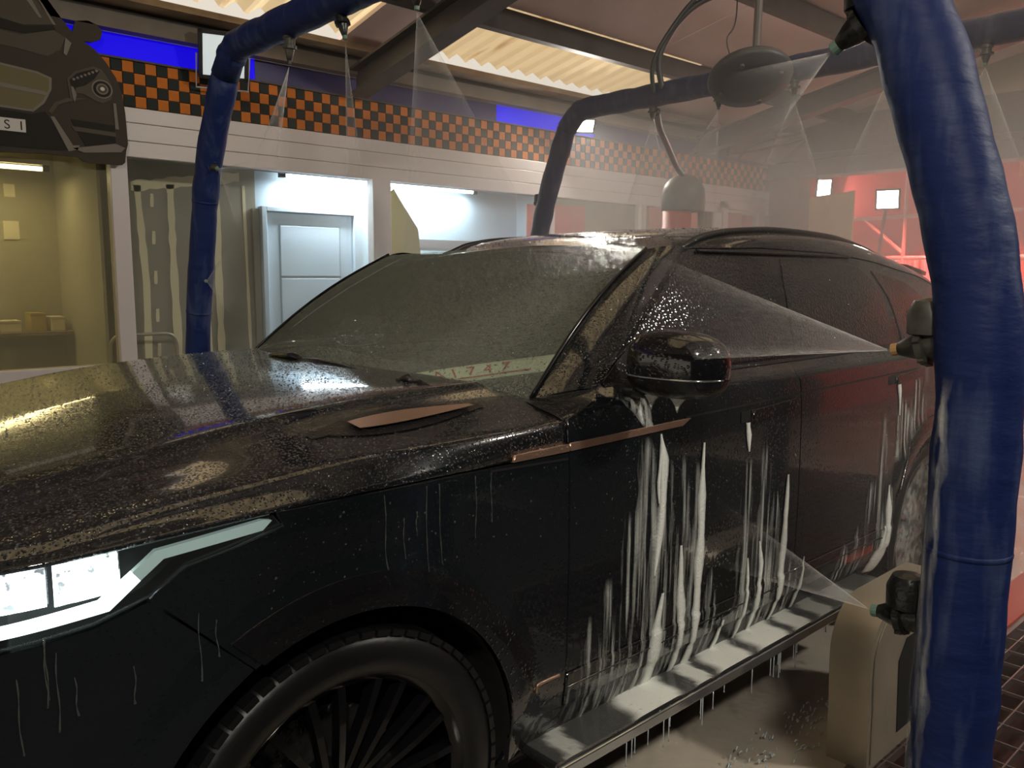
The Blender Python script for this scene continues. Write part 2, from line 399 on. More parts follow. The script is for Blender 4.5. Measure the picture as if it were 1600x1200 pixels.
# ---- opaque roof panels, as laid between the purlins
def roof_panel(name, x0, x1, y0, y1, m, par=None):
    z0, z1 = roof_z(y0), roof_z(y1)
    return MB().hexa([(x0, y0, z0), (x1, y0, z0), (x1, y1, z1), (x0, y1, z1), (x0, y0, z0 + .03), (x1, y0, z0 + .03), (x1, y1, z1 + .03), (x0, y1, z1 + .03)]).put(name, m, par)
ceil = thing('ceiling', 'sloping ceiling of flat pinkish grey roof panels above the wash bay', None, kind=ST)
xs = [-7, -4.6, -2.2, .1, 2.5, 4.9, 7.3, 8.6]; ys = [2.17, 1.08, -.02, -1.14, -2.34, -3.54, -4.74]
for i in range(len(xs) - 1):
    for j in range(len(ys) - 1):
        if j == 2 and xs[i] in (.1, 2.5, -2.2): continue      # rooflights over the near side
        roof_panel('roof_panel', xs[i] + .006, xs[i + 1] - .006, ys[j + 1] + .006, ys[j] - .006, 'ceiling_panel', ceil)
for x0, x1 in ((-7, .72), (2.46, 3.24), (5.55, 8.6)):
    roof_panel('roof_panel', x0, x1, 2.17, 3.12, 'ceiling_panel', ceil)
# ---- two clear corrugated rooflights over the eave
def corrugated(name, x0, x1, y0, y1, label):
    n = int((x1 - x0) / .165 * 6)
    us = lin(x0, x1, n + 1); vs = lin(y0, y1, 6)
    def zig(u): t = ((u - x0) / .165) % 1; return .038 * (1 - 4 * abs(t - .5)) * (1 - .25 * abs(1 - 4 * abs(t - .5)))
    o = MB().grid(lambda u, v: (u, v + .012 * sin(u * 37), roof_z(v) + .032 + zig(u)), us, vs).put(name, 'sheet_clear', smooth=False, label=label, kind=ST)
    md = o.modifiers.new('thick', 'SOLIDIFY'); md.thickness = .003
    return o
corrugated('ceiling_rooflight', .74, 2.52, 2.12, 3.02, 'glowing cream corrugated rooflight sheet above the car cutout sign')
corrugated('ceiling_rooflight', 3.22, 5.56, 2.12, 3.02, 'long glowing cream corrugated rooflight sheet beyond the deep rafter')

for k, xa in enumerate((-2.2, .1, 2.5)):
    corrugated('ceiling_rooflight', xa + .01, [.1, 2.5, 4.9][k] - .01, -1.12, -.03, ('cream corrugated rooflight sheet over the bonnet side of the bay', 'cream corrugated rooflight sheet over the doors of the car', 'cream corrugated rooflight sheet over the tail of the car')[k])
# ---- purlins and rafters
def purlin(x0, x1, y, h, wd, m='steel_dark', zoff=0):
    z = roof_z(y) - .012 + zoff
    return MB().box(x0, x1, y - wd / 2, y + wd / 2, z - h, z).put('beam_purlin', m, kind=ST)
purlin(-7, 8.5, 2.19, .15, .07); purlin(-7, 8.5, 1.08, .15, .07); purlin(-7, 8.5, -.05, .15, .07); purlin(-7, 8.5, -1.4, .15, .07); purlin(-7, 8.5, -2.7, .15, .07)
def rafter(x, wd, depth):
    b = MB()
    def bar(x0, x1, o0, o1):
        ya, yb = 3.12, -4.5; za, zb = roof_z(ya) - .17, roof_z(yb) - .17
        b.hexa([(x0, yb, zb - o1), (x1, yb, zb - o1), (x1, ya, za - o1), (x0, ya, za - o1), (x0, yb, zb - o0), (x1, yb, zb - o0), (x1, ya, za - o0), (x0, ya, za - o0)])
    bar(x - wd / 2, x + wd / 2, 0, .018); bar(x - .012, x + .012, .018, depth - .018); bar(x - wd / 2, x + wd / 2, depth - .018, depth)
    return b.put('beam_rafter', 'steel_dark', kind=ST)
rafter(2.62, .16, .19); rafter(6.9, .16, .19); rafter(-1.8, .16, .19)
# eave: timber plate, grey fascia board
MB().box(-7, 8.5, 2.98, 3.16, 3.045, 3.085).put('trim_wall_plate', 'old_wood', kind=ST)
MB().box(-7, 8.5, 3.10, 3.19, 2.905, 3.0).put('trim_eave_board', 'fascia_grey', kind=ST)
MB().box(-7, 8.5, 3.15, 3.19, 3.0, 3.045).put('trim_eave_gap', 'steel_dark', kind=ST)

# ---- shop front: fascia boards, checker band, blue light box
wb = thing('wall_back', 'white framed shop front wall behind the wash bay', None, kind=ST)
MB().box(-7, XE, 3.26, 3.40, 2.19, 3.15).put('backing', 'wall_grey', wb)
for z0, z1 in ((2.185, 2.276), (2.278, 2.386), (2.388, 2.478)):
    MB().box(-7, XE, 3.195, 3.26, z0, z1).put('fascia_board', 'white_upvc', wb, bevel=.004)
MB().box(-7, XE, 3.17, 3.26, .0, .80).put('stall_riser', 'white_upvc', wb)
MB().box(-7, XE, 3.155, 3.26, .80, .90).put('sill_board', 'white_upvc', wb, bevel=.006)
MB().box(-7, 1.86, 3.205, 3.26, 2.765, 2.905).put('trim_blue_strip', 'blue_panel', label='glowing blue strip above the chequered band by the cutout', kind=ST)
MB().box(1.862, 4.05, 3.205, 3.26, 2.765, 2.905).put('trim_blue_strip_shaded', 'blue_panel_shaded', label='stretch of blue strip darkened for shade above the chequered band', kind=ST)
MB().box(4.052, 5.30, 3.205, 3.26, 2.765, 2.905).put('trim_blue_strip', 'blue_panel', label='glowing blue strip beside the lit floodlight', kind=ST)
MB().box(5.302, XE - .01, 3.205, 3.26, 2.765, 2.905).put('trim_blue_strip_shaded', 'blue_panel_shaded', label='stretch of blue strip darkened for shade towards the bay corner', kind=ST)
MB().box(-7, XE - .01, 3.19, 3.26, 2.757, 2.768).put('trim_blue_strip_edge', 'steel_dark', kind=ST)
band = thing('trim_chequered_band', 'orange and black chequered band running along the shop fascia', None, kind=ST)
TS = .0686
MB().box(-7, XE - .015, 3.212, 3.26, 2.482, 2.757).put('tile_backing', 'tile_grout', band)
tile_me = MB().box(.0022, TS - .0022, 3.203, 3.213, .0022, TS - .0022).mesh('tile')
tm = {}
for c in ('tile_orange', 'tile_black'):
    tm[c] = tile_me.copy(); tm[c].materials.append(MATS[c])
x0 = .722 ; ncol = 74
for i in range(ncol):
    for j in range(4):
        c = 'tile_orange' if (i + j) % 2 == 1 else 'tile_black'
        o = put('tile', tm[c], None, band); o.location = (x0 + i * TS, 0, 2.482 + j * TS)
rest = {'tile_orange': MB(), 'tile_black': MB()}
i = ncol
while x0 + (i + 1) * TS < XE - .05:
    for j in range(4):
        b = rest['tile_orange' if (i + j) % 2 == 1 else 'tile_black']; xx = x0 + i * TS; zz = 2.482 + j * TS
        b.box(xx + .0022, xx + TS - .0022, 3.203, 3.213, zz + .0022, zz + TS - .0022)
    i += 1
for c, b in rest.items(): b.put('far_tiles', c, band, kind='stuff')

# windows of the shop front: posts and panes
def post(x0, x1, par): return MB().box(x0, x1, 3.165, 3.25, .90, 2.185).put('window_post', 'white_upvc', par, bevel=.005)
WIN = [(-3.2, .885, 'pane_dirty'), (.985, 2.765, 'pane'), (2.93, 4.68, 'pane'), (4.74, 6.0, 'pane'), (6.08, 7.35, 'pane')]
for k, (a, b, mm) in enumerate(WIN):
    wdw = thing('window_%d' % (k + 1), 'shop window pane in a white frame', None, kind=ST)
    MB().box(a, b, 3.205, 3.211, .90, 2.185).put('pane', mm, wdw)
    post(b, [.985, 2.93, 4.74, 6.08, 7.45][k], wdw)
    MB().box(a, b, 3.18, 3.24, 2.180, 2.186).put('head_rail', 'white_upvc', wdw)
# door-like white frames beside the corner
d2 = thing('door_2', 'white framed glazed side door near the corner of the bay', None, kind=ST)
for a, b in ((7.45, 7.56), (8.22, 8.33)): MB().box(a, b, 3.15, 3.25, 0.9, 2.30).put('door_jamb', 'white_upvc', d2, bevel=.006)
MB().box(7.45, 8.33, 3.15, 3.25, 2.22, 2.31).put('door_head', 'white_upvc', d2, bevel=.006)
MB().box(7.56, 8.22, 3.20, 3.21, .9, 2.22).put('pane', 'pane', d2)
MB().box(8.33, XE, 3.17, 3.25, .9, 2.19).put('corner_panel', 'wall_grey', wb)
for x in (7.0, 7.6):
    pass

# ---- rooms behind the glass
wo = thing('wall_office', 'inner walls of the shop behind the glass, part bare plasterboard, part white', None, kind=ST)
MB().box(.95, 2.02, 3.60, 3.66, 0, 2.35).put('plasterboard', 'drywall', wo)
MB().box(2.02, 4.72, 3.60, 3.66, 0, 2.40).put('white_lining', 'office_white', wo)
MB().box(4.66, 4.72, 3.26, 3.60, 0, 2.40).put('white_return', 'office_white', wo)
MB().box(4.72, XE, 4.4, 4.46, 0, 2.40).put('olive_lining', 'office_olive', wo)
MB().box(.35, .92, 4.30, 4.60, 1.02, 1.045).put('added_shelf', 'old_wood', wo)  # shelf added to carry the cartons that imitate reflections
MB().box(-3.4, .95, 4.60, 4.66, 0, 2.45).put('olive_lining', 'office_olive', wo)
MB().box(.93, .99, 3.60, 4.60, 0, 2.45).put('olive_return', 'office_olive', wo)
MB().box(-3.4, XE, 3.26, 4.66, -.12, -.01).put('office_floor', 'wall_grey', wo)
MB().box(-3.4, XE, 3.26, 4.66, 2.40, 2.46).put('office_ceiling', 'office_olive', wo)
def plaster_strip(pts, wd):
    b = MB(); rnd = random.Random(int(pts[0][0] * 100)); P = []
    n = 18
    for i in range(n + 1):
        t = i / n * (len(pts) - 1); k = min(int(t), len(pts) - 2); f = t - k
        x = pts[k][0] * (1 - f) + pts[k + 1][0] * f; z = pts[k][1] * (1 - f) + pts[k + 1][1] * f
        P.append((x, z, wd / 2 * (1 + rnd.uniform(-.25, .25))))
    vert = abs(pts[0][1] - pts[-1][1]) > abs(pts[0][0] - pts[-1][0])
    for (x, z, h), (x2, z2, h2) in zip(P, P[1:]):
        if vert: q = [(x - h, z), (x + h, z), (x2 + h2, z2), (x2 - h2, z2)]
        else: q = [(x, z - h), (x, z + h), (x2, z2 + h2), (x2, z2 - h2)]
        b.prism([(a, 3.60, c) for a, c in q], (0, -.004, 0))
    return b.put('plaster_joint', 'plaster', wo)
plaster_strip([(1.18, 2.05), (1.21, 1.4), (1.19, .3)], .045)
plaster_strip([(1.40, 2.07), (1.40, 1.4), (1.42, .3)], .05)
plaster_strip([(1.72, 2.1), (1.72, .3)], .05)
plaster_strip([(1.14, 2.04), (1.9, 2.16)], .07)
for z in (2.0, 1.75, 1.48, 1.22, .98): plaster_strip([(1.275, z), (1.272, z - .09)], .022)
for x in (1.63, 1.93): plaster_strip([(x, 2.1), (x + .02, .3)], .02)
MB().box(1.985, 2.035, 3.575, 3.60, 0, 1.94).put('door_lining_edge', 'drywall', wo)
MB().box(3.36, 4.66, 3.595, 3.60, 1.69, 1.765).put('dado_strip', 'groove', wo)
# office door with recessed panels
d1 = thing('door_1', 'plain white panelled door standing behind the shop glass', None, kind=ST)
MB().box(2.04, 2.08, 3.54, 3.60, 0, 1.96).box(2.83, 2.91, 3.54, 3.60, 0, 1.96).box(2.08, 2.83, 3.54, 3.60, 1.925, 1.96).put('door_frame', 'door_white', d1, bevel=.004)
MB().box(2.085, 2.825, 3.575, 3.60, 0, 1.92).put('door_leaf', 'door_white', d1)
for z0, z1 in ((1.445, 1.825), (1.04, 1.43), (.2, 1.025)):
    MB().box(2.195, 2.705, 3.566, 3.576, z0, z1).put('door_panel', 'door_white', d1, bevel=.006)
MB().box(2.185, 2.715, 3.5735, 3.5755, .19, 1.835).put('panel_shadow_line', 'door_line', d1)

# ---- end wall of the bay with the wide opening
we = thing('wall_end', 'end wall of the bay above the opening to the red lit area', None, kind=ST)
MB().box(XE, XE + .25, 2.80, 3.4, 0, 2.63).put('corner_pier', 'wall_grey', we)
MB().box(XE - .03, XE, 2.79, 2.92, 0, 2.63).put('pier_strip', 'beam_concrete', we)
MB().box(XE - .06, XE + .25, -4.5, 3.4, 2.62, 2.80).put('lintel', 'beam_concrete', we, bevel=.01)
MB().box(XE - .10, XE + .25, -4.5, 3.25, 2.80, 2.87).put('lintel_flange', 'beam_concrete', we, bevel=.01)
MB().box(XE - .03, XE + .25, -4.5, 3.25, 2.87, 2.95).put('lintel_web', 'beam_concrete', we)
MB().box(XE, XE + .25, -4.5, 3.25, 2.95, 3.27).put('roughcast_panel', 'wall_grey', we)
MB().box(XE + .004, XE + .25, -4.5, 3.25, 3.27, 5.0).put('cream_panel', 'wall_cream', we)
# folded grey tarp lining the corner above the band
def tarp(u, v):
    z = 2.78 + .30 * v; x = 7.05 + 1.36 * u
    return (x, 3.13 - .06 * v + .022 * sin(9 * u + 5 * v) * (.3 + v) + .012 * sin(25 * u - 9 * v) - .40 * smoothstep(.45, 1, u) * v - .03, z)
tg = MB().grid(tarp, lin(0, 1, 40), lin(0, 1, 14)).put('corner_tarp', 'tarp_grey', smooth=True, label='creased grey tarpaulin hung in the corner above the chequered band', cat='tarpaulin')
tg.modifiers.new('thick', 'SOLIDIFY').thickness = .004

# ---- near side of the bay (behind the camera) and far shelter
wn = MB().box(-7, XE + .2, -4.75, -4.5, 0, 5.0).put('wall_near_added', 'wall_dark', kind=ST)  # unseen wall added dark to keep the paint's reflections dark
MB().box(-7.2, -7, -4.75, 3.4, 1.9, 5.2).put('wall_entry_added', 'wall_dark', kind=ST)  # unseen wall added to block bright sky reflected in band and sign
sh = thing('wall_shelter', 'red tarpaulin walls and roof of the shelter beyond the opening', None, kind=ST)
def tarp_wall(y0, y1, z0, z1, x, m, amp=.05, ph=0):
    o = MB().grid(lambda u, v: (x + amp * sin(3 * u + ph) + amp * .5 * sin(7 * v + 2 * u), u, v), lin(y0, y1, 30), lin(z0, z1, 10)).put('tarp_sheet', m, sh, smooth=True)
    o.modifiers.new('thick', 'SOLIDIFY').thickness = .01
    return o
tarp_wall(-4.4, 6.0, 1.72, 3.2, 12.4, 'tarp_red')
tarp_wall(-4.4, 3.2, 0, 1.72, 12.4, 'tarp_pink', .03, 1)
tarp_wall(-.5, 1.1, 2.66, 2.95, 10.6, 'tarp_orange', .03, 2)
tarp_wall(-.6, 1.2, 1.9, 2.5, 11.6, 'tarp_orange', .04, 4)
o = MB().grid(lambda u, v: (u, v, 3.30 - .10 * (u - 8.6) / 4 + .09 * sin(2.2 * v + u) + .05 * sin(5 * u)), lin(8.76, 12.6, 24), lin(-4.5, 6.1, 40)).put('tarp_roof', 'tarp_pink', sh, smooth=True)
o.modifiers.new('thick', 'SOLIDIFY').thickness = .01
MB().box(8.75, 12.6, 6.0, 6.1, 0, 3.4).put('side_sheet', 'tarp_pink', sh)
MB().box(8.75, 12.6, -4.6, -4.5, 0, 3.4).put('side_sheet', 'tarp_red', sh)
for k, (y0, y1) in enumerate(((3.22, 3.6), (2.86, 3.18), (2.5, 2.82))):
    us = lin(y0, y1, 25)
    o = MB().grid(lambda u, v: (12.25 + .025 * sin(u * 45), u, v), us, [.02, .9, 1.74]).put('strip_curtain', 'curtain_pale', smooth=True, label=('pale plastic strip curtain nearest the lamp pole', 'pale plastic strip curtain in the middle of the row below the red tarpaulin', 'pale plastic strip curtain at the end of the row away from the lamp pole')[k], cat='curtain', group='strip curtains in the red shelter')
    o.modifiers.new('thick', 'SOLIDIFY').thickness = .006

# ================================================================== THE CAR (front axle at x=0, nose towards -x, metres)
car = thing('car', 'wet black luxury estate car covered in water beads and running foam', 'car')
WX = (0.0, 2.874); WZ = .40; WR = .428
PROF = Curve1([(.20, .82), (.245, .855), (.285, .89), (.32, .915), (.38, .938), (.44, .950), (.53, .957), (.75, .960), (.95, .958), (1.03, .956), (1.07, .953), (1.125, .947), (1.15, .940), (1.168, .915), (1.195, .885)])
# plan outline: centreline nose -> door -> tail
_pl = [(-.885, 0), (-.878, .18), (-.862, .36), (-.83, .55), (-.77, .72), (-.68, .835), (-.56, .905), (-.42, .938), (-.25, .952), (0, .957), (.5, .957), (1.2, .957), (2.2, .957), (2.8, .955), (3.2, .940), (3.45, .915), (3.65, .86), (3.80, .75), (3.88, .55), (3.92, .30), (3.93, 0)]
def _catmull(P, n=14):
    out = []
    for i in range(len(P) - 1):
        p0 = P[max(i - 1, 0)]; p1 = P[i]; p2 = P[i + 1]; p3 = P[min(i + 2, len(P) - 1)]
        if i == 0: p0 = (p2[0], -p2[1])
        if i == len(P) - 2: p3 = (p1[0], -p1[1])
        for k in range(n):
            t = k / n
            out.append(tuple(.5 * (2 * p1[a] + (p2[a] - p0[a]) * t + (2 * p0[a] - 5 * p1[a] + 4 * p2[a] - p3[a]) * t * t + (3 * p1[a] - p0[a] - 3 * p2[a] + p3[a]) * t ** 3) for a in (0, 1)))
    out.append(P[-1]); return out
PLAN = np.array(_catmull(_pl)); _d = np.r_[0, np.cumsum(np.hypot(*np.diff(PLAN, axis=0).T))]
_i0 = int(np.argmin(np.abs(PLAN[:, 0] - .5))); PS = _d - _d[_i0] + PLAN[_i0, 0]      # s equals x along the doors
S_NOSE, S_TAIL = float(PS[0]), float(PS[-1])
_tx = np.gradient(PLAN[:, 0], PS); _ty = np.gradient(PLAN[:, 1], PS)
def side(s, z, sg=-1, out=0.0):
    """point of the body side: s along the plan outline, height z"""
    x = float(np.interp(s, PS, PLAN[:, 0])); y = float(np.interp(s, PS, PLAN[:, 1]))
    tx = float(np.interp(s, PS, _tx)); ty = float(np.interp(s, PS, _ty)); l = sqrt(tx * tx + ty * ty)
    nx, ny = -ty / l, tx / l
    off = PROF(z) - .957 + out
    fl = 0
    for wx in WX:
        r = sqrt((s - wx) ** 2 + (z - WZ) ** 2)
        fl += .014 * (1 - smoothstep(.450, .535, r)) * (1 if z < 1.0 else 0)
    off += fl
    return Vector((x + nx * off, sg * max(0, y + ny * off), z))
def panel(name, poly, mname, fn, sg=-1, step=.03, skirt=.014, parent=None, label=None):
    """curved sheet-metal panel: outline in (u,v), real surface from fn(u,v,sg), edges turned in"""
    B = []
    n = len(poly)
    for i in range(n):
        a = poly[i]; b = poly[(i + 1) % n]; L = sqrt((a[0] - b[0]) ** 2 + (a[1] - b[1]) ** 2); k = max(1, int(L / step + .5))
        for j in range(k): B.append((a[0] + (b[0] - a[0]) * j / k, a[1] + (b[1] - a[1]) * j / k))
    nb = len(B); A = np.array(B); A2 = np.roll(A, -1, axis=0)
    def inside(p):
        c = (A[:, 1] > p[1]) != (A2[:, 1] > p[1]); dy = A2[:, 1] - A[:, 1]; dy = np.where(dy == 0, 1e-12, dy)
        return bool(np.sum(c & (p[0] < (A2[:, 0] - A[:, 0]) * (p[1] - A[:, 1]) / dy + A[:, 0])) % 2)
    mn = A.min(0); mx = A.max(0); pts = [Vector(p) for p in B]
    gy = mn[1] + step * .5; row = 0
    while gy < mx[1]:
        gx = mn[0] + step * (.25 if row % 2 else .75)
        while gx < mx[0]:
            if inside((gx, gy)) and np.min(np.hypot(A[:, 0] - gx, A[:, 1] - gy)) > step * .55: pts.append(Vector((gx, gy)))
            gx += step
        gy += step; row += 1
    res = delaunay_2d_cdt(pts, [(i, (i + 1) % nb) for i in range(nb)], [], 1, 1e-5)
    V2, F = res[0], res[2]; e = 2e-3
    V = []; NRM = []
    for p in V2:
        q = fn(p[0], p[1], sg); du = fn(p[0] + e, p[1], sg) - fn(p[0] - e, p[1], sg); dv = fn(p[0], p[1] + e, sg) - fn(p[0], p[1] - e, sg)
        nn = du.cross(dv); nn = nn.normalized() if nn.length > 1e-12 else Vector((0, 0, 1))
        V.append(q); NRM.append(nn)
    cen = Vector((1.5, 0, .75)); av = Vector((0, 0, 0)); 
    ref = sum((nn.dot(v - Vector((v.x if -.6 < v.x < 3.5 else 1.5, 0, .75))) for v, nn in zip(V, NRM)))
    if ref < 0: NRM = [-q for q in NRM]
    FF = []
    for f in F:
        g = (V[f[1]] - V[f[0]]).cross(V[f[2]] - V[f[0]])
        FF.append(tuple(f) if g.dot(NRM[f[0]]) > 0 else tuple(reversed(f)))
    NV = len(V); bmap = {}
    # find outline vertices among the output
    for i, p in enumerate(V2):
        bmap.setdefault((round(p[0], 4), round(p[1], 4)), i)
    ring = [bmap.get((round(b[0], 4), round(b[1], 4))) for b in B]
    ring = [r for r in ring if r is not None]
    Vn = list(V); Nn = list(NRM)
    if skirt:
        k = len(ring); base = len(Vn)
        for a in range(k):
            i, j = ring[a], ring[(a + 1) % k]; h = ring[a - 1]
            t = (V[j] - V[h]); c = t.cross(NRM[i]); c = c.normalized() if c.length > 1e-9 else NRM[i]
            Vn.append(V[i]); Nn.append((c + NRM[i]).normalized()); Vn.append(V[i] - NRM[i] * skirt); Nn.append(c)
        for a in range(k):
            b = (a + 1) % k; FF.append((base + 2 * a, base + 2 * a + 1, base + 2 * b + 1, base + 2 * b))
    me = bpy.data.meshes.new(name); me.from_pydata([tuple(v) for v in Vn], [], FF); me.update()
    me.polygons.foreach_set('use_smooth', [True] * len(me.polygons))
    me.normals_split_custom_set_from_vertices([tuple(q) for q in Nn])
    return put(name, me, mname, parent or car, label=label)
def arc(cx, cz, r, a0, a1, n=24): return [(cx + r * cos(radians(a0 + (a1 - a0) * i / n)), cz + r * sin(radians(a0 + (a1 - a0) * i / n))) for i in range(n + 1)]
SIDES = (-1, 1)
ST_F = .610      # front door's leading shut line
ST_B = 1.718     # shut line between the doors
for sg in SIDES:
    # front wing, with the wheel arch cut out
    panel('front_wing', [(ST_F - .003, 1.048), (.42, 1.048), (-.143, 1.048), (-.130, 1.020), (-.226, .999), (-.307, .985), (-.366, .944)] +
          arc(0, WZ, WR, 118, 0, 30) + arc(0, WZ, WR, 0, -14, 4)[1:] + [(ST_F - .003, .30)], 'paint_side', side, sg)
    panel('wheel_arch_trim', arc(0, WZ, .497, 12, 119, 30) + arc(0, WZ, WR - .002, 116, 12, 26), 'paint_plain', lambda u, v, g: side(u, v, g, .006), sg, step=.02, skirt=.010)
    panel('wheel_arch_trim', arc(2.874, WZ, .497, 12, 125, 30) + arc(2.874, WZ, WR - .002, 150, 12, 26), 'paint_plain', lambda u, v, g: side(u, v, g, .006), sg, step=.02, skirt=.010)
    # doors
    panel('front_door', [(ST_F + .003, .492), (ST_B - .003, .492), (ST_B - .003, 1.192), (.79, 1.190), (.70, 1.152), (ST_F + .003, 1.128)], 'paint_side', side, sg)
    panel('rear_door', [(ST_B + .003, .492), (2.436, .492)] + arc(2.874, WZ, .448, 168, 122, 10) + [(2.66, .92), (2.72, 1.05), (2.76, 1.195), (ST_B + .003, 1.192)], 'paint_side', side, sg)
    # lower door trims and sills
    panel('door_trim', [(ST_F + .003, .405), (ST_B - .003, .405), (ST_B - .003, .487), (ST_F + .003, .487)], 'paint_side', lambda u, v, g: side(u, v, g, .006), sg)
    panel('door_trim', [(ST_B + .003, .405), (2.43, .405), (2.435, .487), (ST_B + .003, .487)], 'paint_side', lambda u, v, g: side(u, v, g, .006), sg)
    panel('door_trim_line', [(ST_F + .003, .452), (2.43, .452), (2.43, .456), (ST_F + .003, .456)], 'step_metal', lambda u, v, g: side(u, v, g, .009), sg, skirt=.004)
    panel('sill', [(.455, .235), (2.44, .235), (2.43, .400), (ST_F, .400), (.455, .400)], 'black_trim', side, sg)
    # rear quarter
    panel('rear_quarter', [(2.765, 1.195), (2.726, 1.05), (2.666, .92)] + arc(2.874, WZ, .448, 121, 118, 2) + arc(2.874, WZ, WR, 116, 0, 26) + [(3.302, .30), (3.7, .30), (S_TAIL - .62, .45), (S_TAIL - .62, 1.19), (3.3, 1.195)], 'paint_side', side, sg)
    # copper blade along the wing and door
    panel('copper_blade', [(.425, 1.053), (ST_F - .003, 1.053), (ST_F - .003, 1.070), (.435, 1.068)], 'copper', lambda u, v, g: side(u, v, g, .005), sg, step=.012, label='copper coloured blade trim')
    panel('copper_blade', [(ST_F + .003, 1.053), (1.06, 1.060), (1.10, 1.077), (ST_F + .003, 1.071)], 'copper', lambda u, v, g: side(u, v, g, .005), sg, step=.012, label='copper coloured blade trim')
    # dark swage under the blade, door handles flush in the skin
    panel('swage_line', [(.36, 1.040), (ST_F - .004, 1.032), (ST_F - .004, 1.037), (.36, 1.045)], 'cavity', lambda u, v, g: side(u, v, g, .0015), sg, skirt=.001)
    panel('swage_line', [(1.08, 1.077), (2.66, 1.098), (2.66, 1.103), (1.08, 1.083)], 'cavity', lambda u, v, g: side(u, v, g, .0015), sg, skirt=.001)
    for hx, hz in ((1.41, 1.033), (2.44, 1.058)):
        hd = panel('door_handle', [(hx, hz), (hx + .26, hz + .012), (hx + .265, hz + .045), (hx + .005, hz + .033)], 'paint_plain', lambda u, v, g: side(u, v, g, .014), sg, step=.02, skirt=.016)
        panel('handle_recess', [(hx - .055, hz - .002), (hx - .004, hz), (hx - .001, hz + .034), (hx - .052, hz + .032)], 'cavity', lambda u, v, g: side(u, v, g, .002), sg, step=.02, skirt=.001, parent=hd)
    # bumper corner below the lamp
    panel('front_bumper', [(-.204, .778)] + arc(0, WZ, WR, 122, 200, 20)[0:] + [(-.46, .24), (S_NOSE + .01, .24), (S_NOSE + .01, .66), (-.72, .80), (-.60, .895), (-.45, .915), (-.370, .940)], 'paint_side', side, sg)
    panel('bumper_intake', [(-.55, .36), (-.95, .34), (-.95, .52), (-.62, .56)], 'cavity', lambda u, v, g: side(u, v, g, .004), sg, skirt=.002)
    # head lamp: clear lens, glowing reflector bowl, daytime running strip
    LAMP = [(-.135, 1.024), (-.226, 1.004), (-.304, .989), (-.362, .948), (-.45, .920), (-.60, .900), (-.72, .805), (-.98, .80), (-1.0, .985), (-.80, 1.01), (-.55, 1.028), (-.35, 1.040), (-.15, 1.044)]
    hl = panel('headlamp', [(u, v) for u, v in LAMP], 'cavity', lambda u, v, g: side(u, v, g, -.055), sg, skirt=0)
    panel('lamp_lens', LAMP, 'lamp_lens', lambda u, v, g: side(u, v, g, -.002), sg, parent=hl)
    DRL = [(-.145, 1.034), (-.165, 1.016), (-.345, 1.000), (-.43, .940), (-.62, .918)]
    DRT = [(-.62, .936), (-.44, .958), (-.355, 1.018), (-.165, 1.037)]
    panel('daytime_strip', [(-.148, 1.032), (-.166, 1.017), (-.338, 1.003), (-.376, .974), (-.388, .990), (-.350, 1.019), (-.166, 1.036)], 'drl_dim', lambda u, v, g: side(u, v, g, -.012), sg, step=.015, parent=hl, label='pale daytime running light strip')
    panel('daytime_strip', [(-.376, .974), (-.425, .934), (-.62, .912), (-.80, .90), (-.80, .916), (-.62, .929), (-.44, .951), (-.388, .990)], 'drl_lit', lambda u, v, g: side(u, v, g, -.012), sg, step=.015, parent=hl, label='lit white daytime running light strip')
    for k in range(4):
        a0 = -.402 - .108 * k
        panel('lamp_reflector', [(a0, .958 - .004 * k), (a0 - .098, .950 - .004 * k), (a0 - .098, 1.024 - .006 * k), (a0, 1.026 - .005 * k)], 'lamp_chrome', lambda u, v, g: side(u, v, g, -.04), sg, step=.02, parent=hl)
        panel('lamp_bulb', [(a0 - .003, .956 - .004 * k), (a0 - .100, .949 - .004 * k), (a0 - .100, 1.016 - .006 * k), (a0 - .003, 1.020 - .005 * k)], 'lamp_glow', lambda u, v, g: side(u, v, g, -.034), sg, step=.02, parent=hl, label='glowing white head lamp element')
    panel('side_repeater', [(.50, .492), (.585, .492), (.585, .498), (.507, .498), (.507, .478), (.50, .478)], 'copper', lambda u, v, g: side(u, v, g, .004), sg, step=.01, skirt=.004)
    # wheel arch liner
    MB().grid(lambda a, y: (WX[0] + WR * cos(a), sg * y, WZ + WR * sin(a)), lin(radians(-25), radians(205), 30), [.60, .95]).put('arch_liner', 'cavity', car)
    MB().grid(lambda a, y: (WX[1] + WR * cos(a), sg * y, WZ + WR * sin(a)), lin(radians(-25), radians(205), 30), [.60, .95]).put('arch_liner', 'cavity', car)

# nose centre: grille between the lamps
panel('grille', [(S_NOSE, .67), (-.74, .80), (-.985, .80), (-1.005, .985), (S_NOSE, .97)], 'cavity', lambda u, v, g: side(u, v, g, -.02), -1, skirt=0)
panel('grille', [(S_NOSE, .67), (-.74, .80), (-.985, .80), (-1.005, .985), (S_NOSE, .97)], 'cavity', lambda u, v, g: side(u, v, g, -.02), 1, skirt=0)

